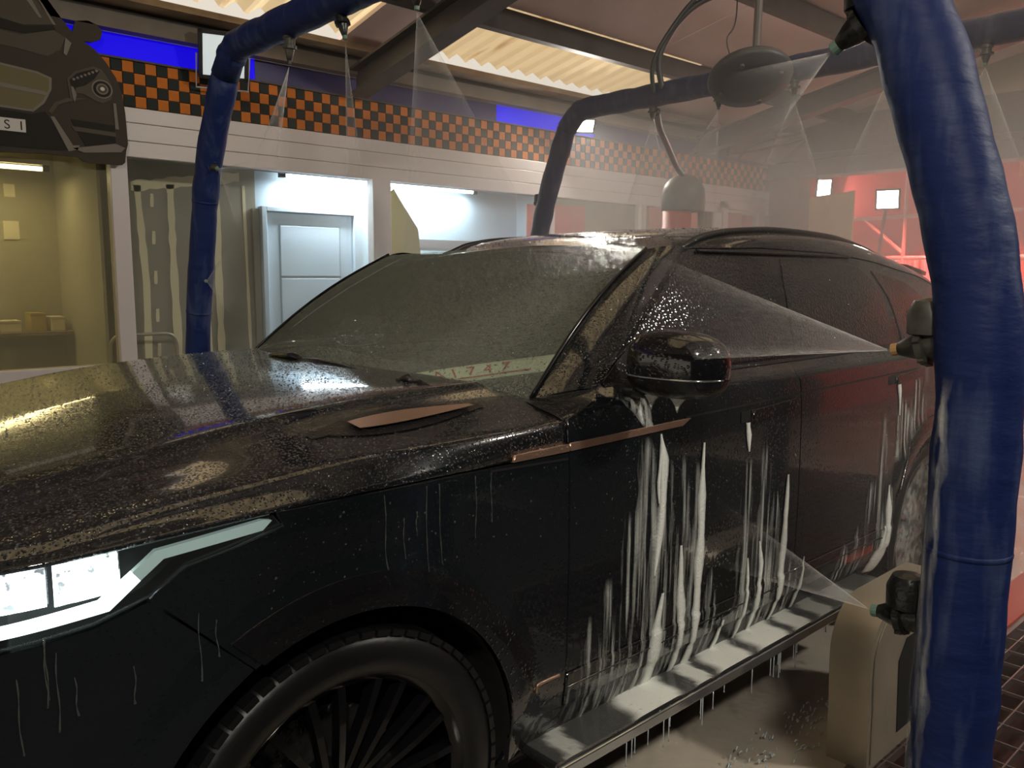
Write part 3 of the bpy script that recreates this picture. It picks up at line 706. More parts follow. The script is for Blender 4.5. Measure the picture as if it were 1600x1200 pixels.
# bonnet
ZR = Curve1([(-.90, .935), (-.80, .985), (-.68, 1.035), (-.51, 1.082), (-.264, 1.120), (-.085, 1.147), (.11, 1.166), (.326, 1.179), (.54, 1.184), (.8, 1.186)])
ZCR = Curve1([(-.90, .93), (-.70, .985), (-.5, 1.045), (-.30, 1.078), (-.156, 1.092), (.1, 1.111), (.366, 1.119), (.55, 1.123), (.7, 1.128)])
ZSH = Curve1([(-.92, .985), (-.8, 1.008), (-.55, 1.030), (-.35, 1.043), (-.15, 1.051), (0, 1.054), (.7, 1.054)])
def half_at(x):   # half width of the outline at x
    return float(np.interp(x, PLAN[:len(PLAN) // 2, 0], PLAN[:len(PLAN) // 2, 1]))
def bonnet(x, wv):
    a = abs(wv); ye = max(half_at(x) - .004, .02)
    zr, zs = ZR(x), ZSH(x); zc = zr + .020; zk = max(ZCR(x), zs + .012)
    zr = max(zr, zk + .004); zc = max(zc, zr)
    wc = .945 + .033 * smoothstep(-.1, .5, x)
    c = Curve1([(0, zc), (.42, zc - .006), (.62, zr + .010), (.675, zr + .006), (.70, zr - .004), (.78, zr - .018 if zr - .018 > zk else zr - .3 * (zr - zk)), (wc - .050, zk + .011), (wc, zk), (wc + .011, zk - .012), (1.0, zs)])
    return Vector((x, math.copysign(ye * a, wv) if wv else 0.0, c(a)))
def xf(a): return -.865 + .20 * a ** 2.2 + .10 * a ** 8
def xr(a): return (.495 + .14 * (a / .84) ** 2) if a < .84 else (.635 - .028 * smoothstep(.84, .9, a))
ws = sorted(set([round(q, 4) for q in lin(-1, 1, 61)] + [s * q for s in (-1, 1) for q in (.66, .675, .69, .70, .71, .72, .92, .935, .945, .953, .962, .968, .972, .975, .978, .981, .984, .988, .992)]))
bon = MB().grid(lambda t, wv: bonnet(xf(abs(wv)) + (xr(abs(wv)) - xf(abs(wv))) * t, wv), lin(0, 1, 70), ws)
bo = bon.put('bonnet', 'paint_top', car, smooth=True)
bo.modifiers.new('thick', 'SOLIDIFY').thickness = .008; bo.modifiers['thick'].offset = -1
def on_bonnet(x, y, up=.003):
    ye = half_at(x) - .004; p = bonnet(x, y / ye); return Vector((x, y, p.z + up))
for sg in SIDES:   # copper louvre sunk in the bonnet
    def vent(u, v, g, sc_=1, up=.002, o=0):
        x = .06 + .40 * u; wd = sin(pi * min(1, max(0, u)) ** .75) * .5 + .16
        y = .775 + .012 * u + (v - .5) * .105 * wd * sc_ + o
        return on_bonnet(x, g * y, up)
    MB().grid(lambda u, v: vent(u * 1.14 - .10, v, sg, 1.75, .003), lin(0, 1, 24), lin(0, 1, 6)).put('vent_surround', 'black_trim', car, smooth=True)
    MB().grid(lambda u, v: vent(.16 + .80 * u, v, sg, .95, .008 + .004 * v, .004), lin(0, 1, 24), lin(0, 1, 6)).put('bonnet_vent', 'copper', car, smooth=True, label='copper coloured bonnet vent')

# windscreen, dash, paper, wipers
def screen(u, v):
    b = Vector((.505 + .135 * u * u, .79 * u, 1.168 - .012 * u * u)); t = Vector((1.47 - .25 * u * u, .685 * u, 1.578 - .030 * u * u))
    p = b.lerp(t, v); k = .030 * sin(pi * v); return p + Vector((-.42, 0, .9)) * k
MB().grid(screen, lin(-1, 1, 31), lin(0, 1, 21)).put('windscreen', 'windscreen', car, smooth=True)
MB().grid(lambda u, v: screen(u * 1.0, v * .06) + Vector((.010, 0, -.008)), lin(-1, 1, 31), lin(0, 1, 3)).put('screen_cowl', 'cavity', car, smooth=True)
MB().grid(lambda u, v: (.58 + .50 * v + .10 * u * u, .78 * u, 1.150 + .045 * sin(pi * v) - .05 * v), lin(-1, 1, 20), lin(0, 1, 8)).put('dashboard', 'dash_dark', car, smooth=True)
def card(s, t, dn):      # card lying just under the glass: s along the writing, t up the card
    A, B, C_, D = Vector((-.415, .0725)), Vector((-.96, .2575)), Vector((-.985, .175)), Vector((-.56, .026))
    p = D.lerp(C_, s).lerp(A.lerp(B, s), t); q_ = screen(p.x, p.y)
    return q_ - Vector((-.42, 0, .9)) * dn
pp = MB().grid(lambda u, v: card(u, v, .022), lin(0, 1, 16), lin(0, 1, 6)).put('dash_paper', 'paper', car, smooth=True, label='pale card on the dashboard with red handwriting')
pp.modifiers.new('thick', 'SOLIDIFY').thickness = .001
def text_obj(body, size, mname, parent, mtx, name='lettering', extrude=.0006):
    c = bpy.data.curves.new(name, 'FONT'); c.body = body; c.size = size; c.extrude = extrude
    t = bpy.data.objects.new(name, c); COL.objects.link(t); dg = bpy.context.evaluated_depsgraph_get(); dg.update()
    me = bpy.data.meshes.new_from_object(t.evaluated_get(dg)); bpy.data.objects.remove(t)
    me.transform(mtx); me.materials.clear(); return put(name, me, mname, parent)
for k, ch_ in enumerate('A1747'):
    o = text_obj(ch_, 1.0, 'ink_red', pp, Matrix.Identity(4), extrude=.0)
    for vt in o.data.vertices:
        tx = .10 + .125 * k + .14 * vt.co.x + .03 * vt.co.y; ty = .30 + .78 * vt.co.y; vt.co = card(tx, ty, .0195)
MB().grid(lambda u, v: card(.22 + .62 * u, .14 + .02 * u + .07 * v, .0195), lin(0, 1, 12), [0, 1]).put('underline', 'ink_red', pp)
for (a, b) in (((.455, .25, 1.19), (.468, -.33, 1.187)), ((.44, -.50, 1.183), (.452, -.66, 1.172))):
    A, B = Vector(a), Vector(b)
    wp = MB().tube([A, A.lerp(B, .5) + Vector((0, 0, .012)), B], [.010, .013, .007], 8).put('wiper', 'black_trim', car, smooth=True)
    MB().tube([A + Vector((-.008, 0, .012)), A.lerp(B, .25) + Vector((-.005, 0, .022)), A.lerp(B, .35) + Vector((0, 0, .012))], [.006, .012, .006], 8).put('wiper_arm', 'black_trim', wp, smooth=True)
# seats and cabin floor
MB().box(.75, 3.4, -.72, .72, .40, .62).put('cabin_floor', 'cavity', car)
for y in (-.38, .38):
    st = MB().hexa([(1.35, y - .25, .62), (1.95, y - .25, .62), (1.95, y + .25, .62), (1.35, y + .25, .62), (1.35, y - .25, .80), (1.95, y - .25, .78), (1.95, y + .25, .78), (1.35, y + .25, .80)]).put('seat', 'seat_dark', car, bevel=.05)
    MB().hexa([(1.85, y - .24, .75), (2.0, y - .24, .75), (2.0, y + .24, .75), (1.85, y + .24, .75), (2.05, y - .20, 1.27), (2.15, y - .20, 1.27), (2.15, y + .20, 1.27), (2.05, y + .20, 1.27)]).put('seat_back', 'seat_dark', st, bevel=.05)
    MB().box(2.06, 2.15, y - .13, y + .13, 1.29, 1.45).put('headrest', 'seat_dark', st, bevel=.03)
MB().lathe([(.19, -.012), (.205, 0), (.19, .012)], (1.16, -.38, 1.06), (-1, 0, .45), 24).put('steering_wheel', 'seat_dark', car, smooth=True)

# greenhouse
ZRF = Curve1([(1.30, 1.545), (1.47, 1.580), (1.6, 1.620), (1.8, 1.648), (2.1, 1.662), (2.5, 1.654), (3.0, 1.606), (3.42, 1.540), (3.6, 1.50)])
def ytop(x): return .688 - .10 * smoothstep(2.2, 3.6, x)
def glass_side(x, z, sg=-1, out=0.0):
    t = (z - 1.192) / (1.55 - 1.192)
    yb = PROF(1.192) - .012 * smoothstep(2.4, 3.2, x) - .13 * smoothstep(3.0, 3.9, x); yt = .728 - .09 * smoothstep(2.3, 3.6, x)
    y = yb + (yt - yb) * t + .022 * (1 - (2 * t - 1) ** 2)
    return Vector((x, sg * (y + out), z))
def roof(x, u):
    a = abs(u); return Vector((x, ytop(x) * u, ZRF(x) - .014 * a * a - .030 * a ** 6))
rx0 = lambda u: 1.474 - .25 * u * u
ro = MB().grid(lambda t, u: roof(rx0(u) + (3.44 - rx0(u)) * t, u), lin(0, 1, 50), lin(-1, 1, 33)).put('roof', 'paint_top', car, smooth=True)
for sg in SIDES:
    frame = [(.795, 1.192), (.865, 1.252), (.97, 1.328), (1.104, 1.416), (1.234, 1.493), (1.318, 1.537), (1.40, 1.556), (1.83, 1.568), (2.34, 1.560), (2.72, 1.530), (3.20, 1.47), (3.47, 1.40), (3.72, 1.20), (3.55, 1.192)]
    panel('window_surround', frame, 'paint_plain', lambda u, v, g: glass_side(u, v, g, -.004), sg, skirt=0)
    panel('side_window', [(.84, 1.203), (1.725, 1.206), (1.735, 1.29), (1.753, 1.365), (1.79, 1.45), (1.836, 1.530), (1.635, 1.535), (1.40, 1.530), (1.332, 1.518), (1.188, 1.447), (1.005, 1.330), (.91, 1.264)], 'side_glass', glass_side, sg, skirt=.004, label='front side window beaded with water')
    panel('side_window', [(1.797, 1.206), (2.527, 1.214), (2.576, 1.295), (2.597, 1.423), (2.497, 1.505), (2.194, 1.526), (1.915, 1.531), (1.86, 1.45), (1.823, 1.363), (1.805, 1.29)], 'side_glass', glass_side, sg, skirt=.004, label='dark rear side window')
    panel('side_window', [(2.66, 1.214), (3.28, 1.218), (3.10, 1.36), (2.95, 1.445), (2.62, 1.492), (2.665, 1.38)], 'side_glass', glass_side, sg, skirt=.004, label='small dark rearmost side window')
    panel('window_waist_strip', [(.80, 1.186), (3.4, 1.192), (3.4, 1.202), (.80, 1.198)], 'black_trim', lambda u, v, g: side(u, min(v, 1.195), g, .004) if v < 1.193 else glass_side(u, v, g, .006), sg, step=.02, skirt=.002)
    MB().tube([glass_side(1.42 + .02 * k, 1.548, sg, .004) for k in range(54)], .005, 6).put('drip_rail', 'black_trim', car, smooth=True)
    # A-pillar between screen and side window
    Eb = [Vector((.795, .886, 1.182)), Vector((.865, 0, 1.252)), Vector((.97, 0, 1.328)), Vector((1.104, 0, 1.416)), Vector((1.234, 0, 1.493)), Vector((1.318, 0, 1.537)), Vector((1.40, 0, 1.556))]
    Eb = [Vector((p.x, abs(glass_side(p.x, p.z, 1).y), p.z)) for p in Eb]
    def Ee(v):
        t = v * (len(Eb) - 1); k = min(int(t), len(Eb) - 2); return Eb[k].lerp(Eb[k + 1], t - k)
    def pillar(u, v):
        a = screen(1, v) if v <= 1 else screen(1, 1); b = Ee(v); p = a.lerp(b, u); p += Vector((-.3, .75, .5)) * .018 * sin(pi * u)
        return Vector((p.x, sg * p.y, p.z))
    MB().grid(pillar, lin(0, 1, 8), lin(0, 1, 24)).put('a_pillar', 'paint_top', car, smooth=True)
    MB().tube([Vector((p_.x, sg * p_.y, p_.z)) + Vector((-.002, sg * .003, .004)) for p_ in (screen(1, v_) for v_ in lin(0, 1, 24))], .0055, 6).put('screen_trim', 'rim_black', car, smooth=True)
    # cant rail from pillar head to tail
    def cant(u, v):
        x0 = 1.224 + (3.44 - 1.224) * v; x1 = 1.40 + (3.36 - 1.40) * v
        zt = float(np.interp(x1, [1.40, 1.83, 2.34, 2.72, 3.20, 3.47], [1.556, 1.568, 1.560, 1.530, 1.47, 1.40]))
        a = roof(x0, 1); b = glass_side(x1, zt, 1); p = a.lerp(b, u) + Vector((0, .6, .8)) * .010 * sin(pi * u)
        return Vector((p.x, sg * p.y, p.z))
    MB().grid(cant, lin(0, 1, 8), lin(0, 1, 40)).put('cant_rail', 'paint_top', car, smooth=True)
    # roof rail
    rr = [roof(1.46 + .04 * k, .90 * sg) + Vector((0, 0, .006 * smoothstep(1.44, 1.62, 1.46 + .04 * k) - .006 * smoothstep(2.9, 3.1, 1.46 + .04 * k))) for k in range(42)]
    MB().tube(rr, .012, 8).put('roof_rail', 'black_trim', car, smooth=True)
    # corner between bonnet, wing and pillar foot
    def corner(u, v):
        a = [bonnet(.607, q) for q in (.845, .90, .95, .977, .991)]
        b = [Vector((.64, .79, 1.157)), Vector((.72, .84, 1.168)), Vector((.795, .886, 1.182)), side(.70, 1.153, 1), side(.614, 1.127, 1)]
        t = v * 4; k = min(int(t), 3); p = a[k].lerp(a[k + 1], t - k).lerp(b[k].lerp(b[k + 1], t - k), u)
        return Vector((p.x, sg * abs(p.y), p.z + .002))
    MB().grid(corner, lin(0, 1, 8), lin(0, 1, 17)).put('pillar_foot', 'paint_top', car, smooth=True)
    # D-pillar / tail corner
    def tailside(u, v):
        a = roof(3.44, 1).lerp(Vector((3.80, .55, 1.19)), v); b = glass_side(3.40 + .32 * v, 1.42 - .225 * v, 1); p = a.lerp(b, u)
        return Vector((p.x, sg * p.y, p.z))
    MB().grid(tailside, lin(0, 1, 6), lin(0, 1, 10)).put('d_pillar', 'paint_plain', car, smooth=True)
MB().grid(lambda u, v: roof(3.44, u).lerp(Vector((3.80 + .05 * (1 - u * u), .55 * u, 1.19)), v) + Vector((.6, 0, .6)) * .03 * sin(pi * v), lin(-1, 1, 20), lin(0, 1, 10)).put('tailgate_window', 'side_glass', car, smooth=True)
MB().grid(lambda u, v: Vector((3.40 + .24 * v, ytop(3.44) * .98 * u, 1.548 - .035 * v - .02 * abs(u) ** 3)), lin(-1, 1, 20), lin(0, 1, 5)).put('spoiler', 'paint_plain', car, smooth=True).modifiers.new('t', 'SOLIDIFY').thickness = .02
for sg in SIDES:
    panel('tailgate', [(S_TAIL - .61, .45), (S_TAIL - .003, .45), (S_TAIL - .003, 1.192), (S_TAIL - .61, 1.192)], 'paint_side', side, sg)
    panel('rear_bumper', [(S_TAIL - .61, .26), (S_TAIL - .003, .26), (S_TAIL - .003, .44), (S_TAIL - .61, .44)], 'black_trim', side, sg)
    panel('tail_lamp', [(S_TAIL - .60, .98), (S_TAIL - .25, .98), (S_TAIL - .25, 1.06), (S_TAIL - .60, 1.07)], 'flat_red', lambda u, v, g: side(u, v, g, .004), sg)
MB().box(3.3, 3.86, -.62, .62, 1.175, 1.192).put('parcel_shelf', 'cavity', car)
# underbody core, keeps daylight out of the shut lines
MB().box(-.70, 3.72, -.60, .60, .22, .98).box(.46, 2.42, -.86, .86, .24, .60).box(.66, 2.40, -.90, -.88, .5, 1.08).box(.66, 2.40, .88, .90, .5, 1.08).box(-.55, .50, -.86, .86, .86, 1.03).box(3.32, 3.70, -.80, .80, .3, 1.1).put('underbody', 'cavity', car)

# wheels
def wheel_meshes():
    R = .383; W2 = .1275; ri = .292
    tp = [(ri, -W2 + .012), (ri + .012, -W2 + .002), (.33, -W2 - .004), (.358, -W2 + .003), (.372, -W2 + .012), (R - .003, -W2 + .030), (R, -.08)]
    prof = tp + [(r, -h) for r, h in reversed(tp)]
    tyre = MB().lathe(prof, (0, 0, 0), (0, 1, 0), 72); tyre.f = tyre.f[:-2]
    tread = MB()
    for k in range(64):
        a0 = 2 * pi * k / 64; da = 2 * pi / 64 * .40
        for (y0, y1, sk) in ((-.122, -.078, .02), (-.070, -.026, .03), (-.018, .018, 0), (.026, .070, -.03), (.078, .122, -.02)):
            def P(a, y, r): return (r * cos(a + sk * (y / .1)), y, r * sin(a + sk * (y / .1)))
            ro0 = R + .004 if abs(y0) < .1 and abs(y1) < .1 else R + .001
            tread.hexa([P(a0 - da, y0, R - .012), P(a0 + da, y0, R - .012), P(a0 + da, y1, R - .012), P(a0 - da, y1, R - .012), P(a0 - da, y0, ro0), P(a0 + da, y0, ro0), P(a0 + da, y1, ro0), P(a0 - da, y1, ro0)])
    rim = MB().lathe([(.20, .10), (.265, .11), (.280, .06), (.278, -.06), (.272, -.098), (.280, -.108), (.292, -.116), (.296, -.112), (.290, -.10), (.284, -.06), (.286, .08), (.292, .118)], (0, 0, 0), (0, 1, 0), 72); rim.f = rim.f[:-2]
    hub = MB().lathe([(.0, -.082), (.034, -.084), (.040, -.078), (.062, -.070), (.070, -.05), (.070, .06)], (0, 0, 0), (0, 1, 0), 32)
    disc = MB().lathe([(.0, .01), (.185, .01), (.185, .032), (.0, .032)], (0, 0, 0), (0, 1, 0), 40)
    spoke = MB()
    for s in (-1, 1):
        for k in range(5):
            t0, t1 = k / 5, (k + 1) / 5
            def Q(t, e):
                r = .058 + .220 * t; o = s * (.014 + .020 * t); return (r, o + e * (.0065 + .002 * t))
            (r0, a0), (r1, a1) = Q(t0, -1), Q(t1, -1); (_, b0), (_, b1) = Q(t0, 1), Q(t1, 1)
            f0 = -.072 - .030 * sin(pi * .5 * t0); f1 = -.072 - .030 * sin(pi * .5 * t1)
            spoke.hexa([(r0, f0 + .03, a0), (r1, f1 + .03, a1), (r1, f1 + .03, b1), (r0, f0 + .03, b0), (r0, f0, a0), (r1, f1, a1), (r1, f1, b1), (r0, f0, b0)])
    return tyre.mesh('tyre'), tread.mesh('tread_blocks'), rim.mesh('rim'), hub.mesh('hub'), disc.mesh('brake_disc'), spoke.mesh('spoke')
WM = wheel_meshes()
for wx in WX:
    for sg in SIDES:
        ty = put('wheel', WM[0], 'rubber', car, smooth=True); ty.location = (wx, sg * .826, .384)
        if sg > 0: ty.rotation_euler = (0, 0, pi)
        put('tread_blocks', WM[1], 'rubber', ty, kind='stuff')
        rm = put('rim', WM[2], 'rim_black', ty, smooth=True); auto_smooth(rm, 40)
        put('hub', WM[3], 'rim_black', ty, smooth=True); put('brake_disc', WM[4], 'step_metal', ty)
        for k in range(11):
            sp = put('spoke', WM[5], 'rim_black', ty); sp.rotation_euler = (0, 2 * pi * k / 11, 0)

# side steps
for sg in SIDES:
    stp = MB().box(.50, 2.30, min(sg * .84, sg * 1.035), max(sg * .84, sg * 1.035), .300, .325).put('side_step', 'step_metal', car, bevel=.008)
    MB().box(.50, 2.30, min(sg * 1.036, sg * 1.046), max(sg * 1.036, sg * 1.046), .292, .322).put('step_edge', 'lamp_chrome', stp, bevel=.004)
    for x in (.8, 2.0): MB().box(x, x + .06, min(sg * .7, sg * .9), max(sg * .7, sg * .9), .28, .30).put('step_bracket', 'black_trim', stp)

# door mirrors
for sg in SIDES:
    cx, cy, cz = .885, 1.062, 1.250
    def mir(a, b, k=1.0, dx=0):
        # superellipsoid, rounder on the outer top, cut flat at the rear
        ca, sa, cb, sb = cos(a), sin(a), cos(b), sin(b)
        pw = lambda q, n: math.copysign(abs(q) ** n, q)
        x = -.085 * pw(cb, .8) * pw(ca, .9); y = .130 * pw(cb, .62) * pw(sa, .75); z = .080 * pw(sb, .66)
        if x > .045: x = .045
        z *= 1.0 + .10 * (1 - (y / .130) ** 2) * (1 if z > 0 else .2)
        z -= .05 * max(0, y) if z > 0 else 0
        x += .10 * y
        if sg > 0: return Vector((1.20 + y * k, .905 + .7 * x * k, 1.225 + z * k * .9))
        return Vector((cx + x * k + dx, sg * (cy + y * k), cz + z * k))
    mo = MB().grid(lambda a, b: mir(a, b), lin(-pi, pi, 49), lin(-pi / 2 + .001, pi / 2 - .001, 25)).put('door_mirror', 'paint_plain', car, smooth=True)
    lowr = MB().grid(lambda a, b: mir(a, b, 1.012) + Vector((0, 0, -.001)), lin(-pi, pi, 49), lin(-pi / 2 + .001, -.22, 12)).put('mirror_lower_shell', 'black_trim', mo, smooth=True)
    MB().tube([mir(a, -.20, 1.012) for a in lin(-1.5, 1.5, 25)], .0025, 6).put('mirror_seam', 'lamp_chrome', mo, smooth=True)
    y0 = sg * .87; y1 = sg * .97
    if sg < 0: MB().tube([(.86, sg * .86, 1.172), (.865, sg * .92, 1.176), (.885, sg * .98, 1.19)], [.030, .026, .034], 12).put('mirror_arm', 'black_trim', mo, smooth=True)
    panel('mirror_sail', [(.80, 1.196), (.985, 1.205), (.985, 1.310), (.865, 1.242)], 'black_trim', lambda u, v, g: glass_side(u, v, g, .004), sg, step=.02, skirt=.003)
    if sg < 0: MB().grid(lambda u, v: (cx + .046 + .10 * (u * .115), sg * (cy + u * .110), cz + .052 * v), lin(-1, 1, 12), lin(-1, 1, 6)).put('mirror_glass', 'lamp_chrome', mo)

# ---- foam running down the near side, lying on the skin
def foam(pts, wd, mname='foam', name='foam_streak', out=.003, parent=None, cover=1.0, seedv=0):
    """pts: (x, z) down the side; wd: half widths along x"""
    rnd = random.Random(seedv + int(pts[0][0] * 1000)); n = max(14, int(abs(pts[0][1] - pts[-1][1]) / .012)); V = []; F = []; C = []
    ph = rnd.uniform(0, 6)
    for i in range(n + 1):
        t = i / n * (len(pts) - 1); k = min(int(t), len(pts) - 2); f = t - k
        x = pts[k][0] * (1 - f) + pts[k + 1][0] * f; z = pts[k][1] * (1 - f) + pts[k + 1][1] * f
        ww = (wd[k] * (1 - f) + wd[k + 1] * f) * (1.45 if mname == 'foam' else 1.25); x += .004 * sin(ph + i * .21) ; ww *= 1 + .25 * sin(ph + i * .43) * rnd.uniform(.3, 1)
        for j, e in enumerate((-1, -.5, 0, .5, 1)):
            hgt = out + (.003 * (1 - e * e) if mname == 'foam' else .0) + (.005 if .40 < z < .49 else 0)
            V.append(tuple(side(x + e * ww, z, -1, hgt)))
            C.append(cover * ((.25, .9, 1, .9, .25)[j]) * (min(1, i / 3, (n - i) / 3) if mname != 'foam' else 1))
    for i in range(n):
        for j in range(4): a = i * 5 + j; F.append((a, a + 1, a + 6, a + 5))
    me = bpy.data.meshes.new(name); me.from_pydata(V, [], F); me.update()
    at = me.attributes.new('cover', 'FLOAT', 'POINT'); at.data.foreach_set('value', C)
    return put(name, me, mname, parent or car, smooth=True)
foam([(1.162, 1.00), (1.163, .87), (1.158, .757), (1.152, .644), (1.158, .53), (1.152, .44), (1.15, .33)], [.003, .011, .014, .015, .013, .012, .016])
foam([(.968, 1.05), (.978, .98), (.972, .90), (.968, .797), (.955, .69), (.95, .66)], [.003, .013, .014, .010, .006, .002])
foam([(.960, 1.00), (.958, .92), (.962, .86)], [.002, .006, .002])
foam([(.985, .60), (.972, .52), (.968, .45), (.966, .32)], [.004, .014, .020, .022])
foam([(1.06, .72), (1.07, .60), (1.085, .52), (1.082, .40), (1.08, .31)], [.003, .012, .014, .010, .010])
foam([(1.639, .83), (1.635, .70), (1.640, .58), (1.632, .50), (1.63, .40), (1.625, .30)], [.003, .012, .013, .016, .010, .009])
foam([(1.487, .64), (1.50, .56), (1.492, .456), (1.50, .31)], [.003, .009, .011, .009])
foam([(1.42, .60), (1.425, .52), (1.42, .42), (1.42, .31)], [.002, .006, .008, .007])
foam([(1.30, .43), (1.30, .36), (1.298, .31)], [.003, .012, .010])
foam([(1.78, .52), (1.775, .42), (1.77, .33)], [.002, .010, .008])
foam([(1.395, 1.030), (1.402, .99), (1.398, .94)], [.010, .009, .003])
foam([(2.475, 1.055), (2.48, 1.0), (2.485, .93)], [.012, .008, .002])
foam([(.86, 1.160), (.885, 1.12), (.905, 1.085), (.93, 1.06)], [.04, .03, .022, .012], 'foam_mid')
for k, (x, z0, z1, w_) in enumerate(((.90, 1.05, .30, .055), (.985, .98, .31, .05), (1.07, .98, .33, .03), (.83, .86, .30, .03), (.76, .70, .30, .035), (.70, .62, .28, .03), (1.13, .95, .40, .02), (1.22, .62, .31, .03), (1.40, .92, .33, .04), (1.50, .95, .34, .04), (1.57, .80, .31, .03), (1.70, .55, .31, .03), (.64, .60, .33, .02), (2.35, .95, .36, .05), (2.28, .70, .34, .05), (2.42, .72, .38, .03), (2.58, .95, .80, .05), (2.65, 1.08, .86, .04), (2.72, 1.0, .86, .04), (2.20, .55, .33, .05), (2.08, .50, .33, .04), (2.52, 1.0, .74, .05), (2.62, 1.0, .84, .05))):
    foam([(x, z0), (x + .004, (z0 + z1) / 2), (x - .004, z1)], [w_ * .4, w_, w_], 'foam_sheer', cover=.75, seedv=k)
foam([(2.43, .66), (2.425, .56), (2.42, .44), (2.40, .30)], [.002, .012, .02, .03], seedv=3)
foam([(2.40, .50), (2.395, .42), (2.39, .31)], [.002, .012, .03], seedv=4)
# pools of foam on the step
def step_foam():
    V = []; C = []; F = []; n = 180
    PUL = ((.60, .03, .5), (.93, .10, 1), (1.14, .035, .8), (1.30, .085, .95), (1.52, .09, .85), (1.70, .05, .7), (1.86, .05, .35), (2.05, .06, .3))
    for i in range(n + 1):
        for j in range(9):
            v = j / 8; x = .51 + 1.76 * i / n; xs_ = x + .07 * (v - .4) - .012 * sin(9 * v)
            c = max(h * (1 - smoothstep(w_ * .75, w_ * 1.15, abs(xs_ - m_))) for m_, w_, h in PUL)
            V.append((x, -.855 - .178 * v, .3262 + .004 * c)); C.append(.06 + .9 * c)
    for i in range(n):
        for j in range(8): a = i * 9 + j; F.append((a, a + 1, a + 10, a + 9))
    me = bpy.data.meshes.new('foam_pool'); me.from_pydata(V, [], F); me.update(); at = me.attributes.new('cover', 'FLOAT', 'POINT'); at.data.foreach_set('value', C)
    put('foam_pool', me, 'foam', car, smooth=True)
step_foam()
# drips under the mirror
def drip_sheet(ya, yb, drop, zt):
    V = []; F = []; C = []; n = 14
    for i in range(n + 1):
        t = i / n; y = ya + (yb - ya) * t; d = drop * (1 - abs(2 * t - 1) ** .55) + .004
        for j in range(5): V.append((.868 - .0002 * j + .10 * (-y - 1.062), y, zt - d * j / 4)); C.append(1)
    for i in range(n):
        for j in range(4): a = i * 5 + j; F.append((a, a + 1, a + 6, a + 5))
    me = bpy.data.meshes.new('foam_drip'); me.from_pydata(V, [], F); me.update(); at = me.attributes.new('cover', 'FLOAT', 'POINT'); at.data.foreach_set('value', C)
    o = put('foam_drip', me, 'foam', car, smooth=True); o.modifiers.new('t', 'SOLIDIFY').thickness = .006
drip_sheet(-.965, -1.035, .050, 1.186); drip_sheet(-1.035, -1.115, .050, 1.186)
# drops falling from the step edge
for k in range(34):
    rnd = random.Random(100 + k); x = rnd.uniform(.7, 2.25); z = .29 - rnd.uniform(0, .0); l = rnd.uniform(.02, .09)
    MB().tube([(x, -1.041, .295), (x, -1.041, .295 - l * .8), (x, -1.041, .295 - l)], [.0016, .0012, .0026], 6).put('water_drip', 'flood_glass', car, smooth=True)

# ---- standing water beads
def beads(name, fn, n, rmin, rmax, sd, dens=None):
    """fn(rand) -> (point, normal)"""
    rnd = random.Random(sd); V = []; F = []
    for _ in range(n):
        p, nn = fn(rnd)
        r = rmin + (rmax - rmin) * rnd.random() ** 3; a = nn.orthogonal().normalized(); b = nn.cross(a); k = len(V); e = rnd.uniform(.8, 1.5)
        for j in range(6): q_ = pi / 3 * j; V.append(tuple(p + a * r * cos(q_) * e + b * r * sin(q_)))
        for j in range(6): q_ = pi / 3 * j; V.append(tuple(p + (a * cos(q_) * e + b * sin(q_)) * r * .62 + nn * r * .5))
        V.append(tuple(p + nn * r * .68))
        for j in range(6):
            m_ = (j + 1) % 6; F.append((k + j, k + m_, k + 6 + m_, k + 6 + j)); F.append((k + 6 + j, k + 6 + m_, k + 12))
    me = bpy.data.meshes.new(name); me.from_pydata(V, [], F); me.update()
    return put(name, me, 'water_bead', car, smooth=True, kind='stuff')
def nrm(f, u, v, e=.003):
    n_ = (f(u + e, v) - f(u - e, v)).cross(f(u, v + e) - f(u, v - e)); return n_.normalized()
def b_bonnet(r):
    wv = r.uniform(-.99, .99)
    if r.random() < .5: wv = -abs(wv)
    x = xf(abs(wv)) + (xr(abs(wv)) - xf(abs(wv))) * r.uniform(.05, .99); p = bonnet(x, wv); n_ = nrm(bonnet, x, wv); return p, n_ if n_.z > 0 else -n_
beads('bonnet_beads', b_bonnet, 10000, .0010, .0031, 1)
def b_screen(r):
    u, v = r.uniform(-.98, .98), r.uniform(.02, .99); p = screen(u, v); n_ = nrm(screen, u, v); return p, n_ if n_.z > 0 else -n_
beads('windscreen_beads', b_screen, 9000, .0012, .0038, 2)
def b_roof(r):
    u = r.uniform(-1, 1); x = r.uniform(1.5, 3.2); p = roof(x, u); n_ = nrm(roof, x, u); return p, n_ if n_.z > 0 else -n_
beads('roof_beads', b_roof, 2500, .0012, .0035, 3)
def b_glass(r):
    while True:
        x, z = r.uniform(.95, 2.6), r.uniform(1.21, 1.53)
        if z < 1.20 + (x - .86) * .72: break
    p = glass_side(x, z, -1, .001); return p, Vector((0, -.9, .45)).normalized()
beads('window_beads', b_glass, 1600, .0012, .0034, 4)
def b_side(r):
    t = r.random()
    if t < .45: x = r.gauss(1.02, .12); z = r.uniform(.42, 1.15)
    elif t < .8: x = r.gauss(1.47, .10); z = r.uniform(.42, 1.12)
    else: x = r.uniform(-.2, 2.5); z = r.uniform(.86, 1.03)
    x = min(2.6, max(-.25, x)); p = side(x, z, -1, .006 if z < .487 else .001); return p, Vector((0, -1, 0))
beads('door_beads', b_side, 2600, .0011, .0032, 5)
def b_top(r):
    x = r.uniform(.62, 2.6); z = r.uniform(1.10, 1.19); return side(x, z, -1, .001), Vector((0, -.8, .6))
beads('shoulder_beads', b_top, 900, .0011, .003, 6)

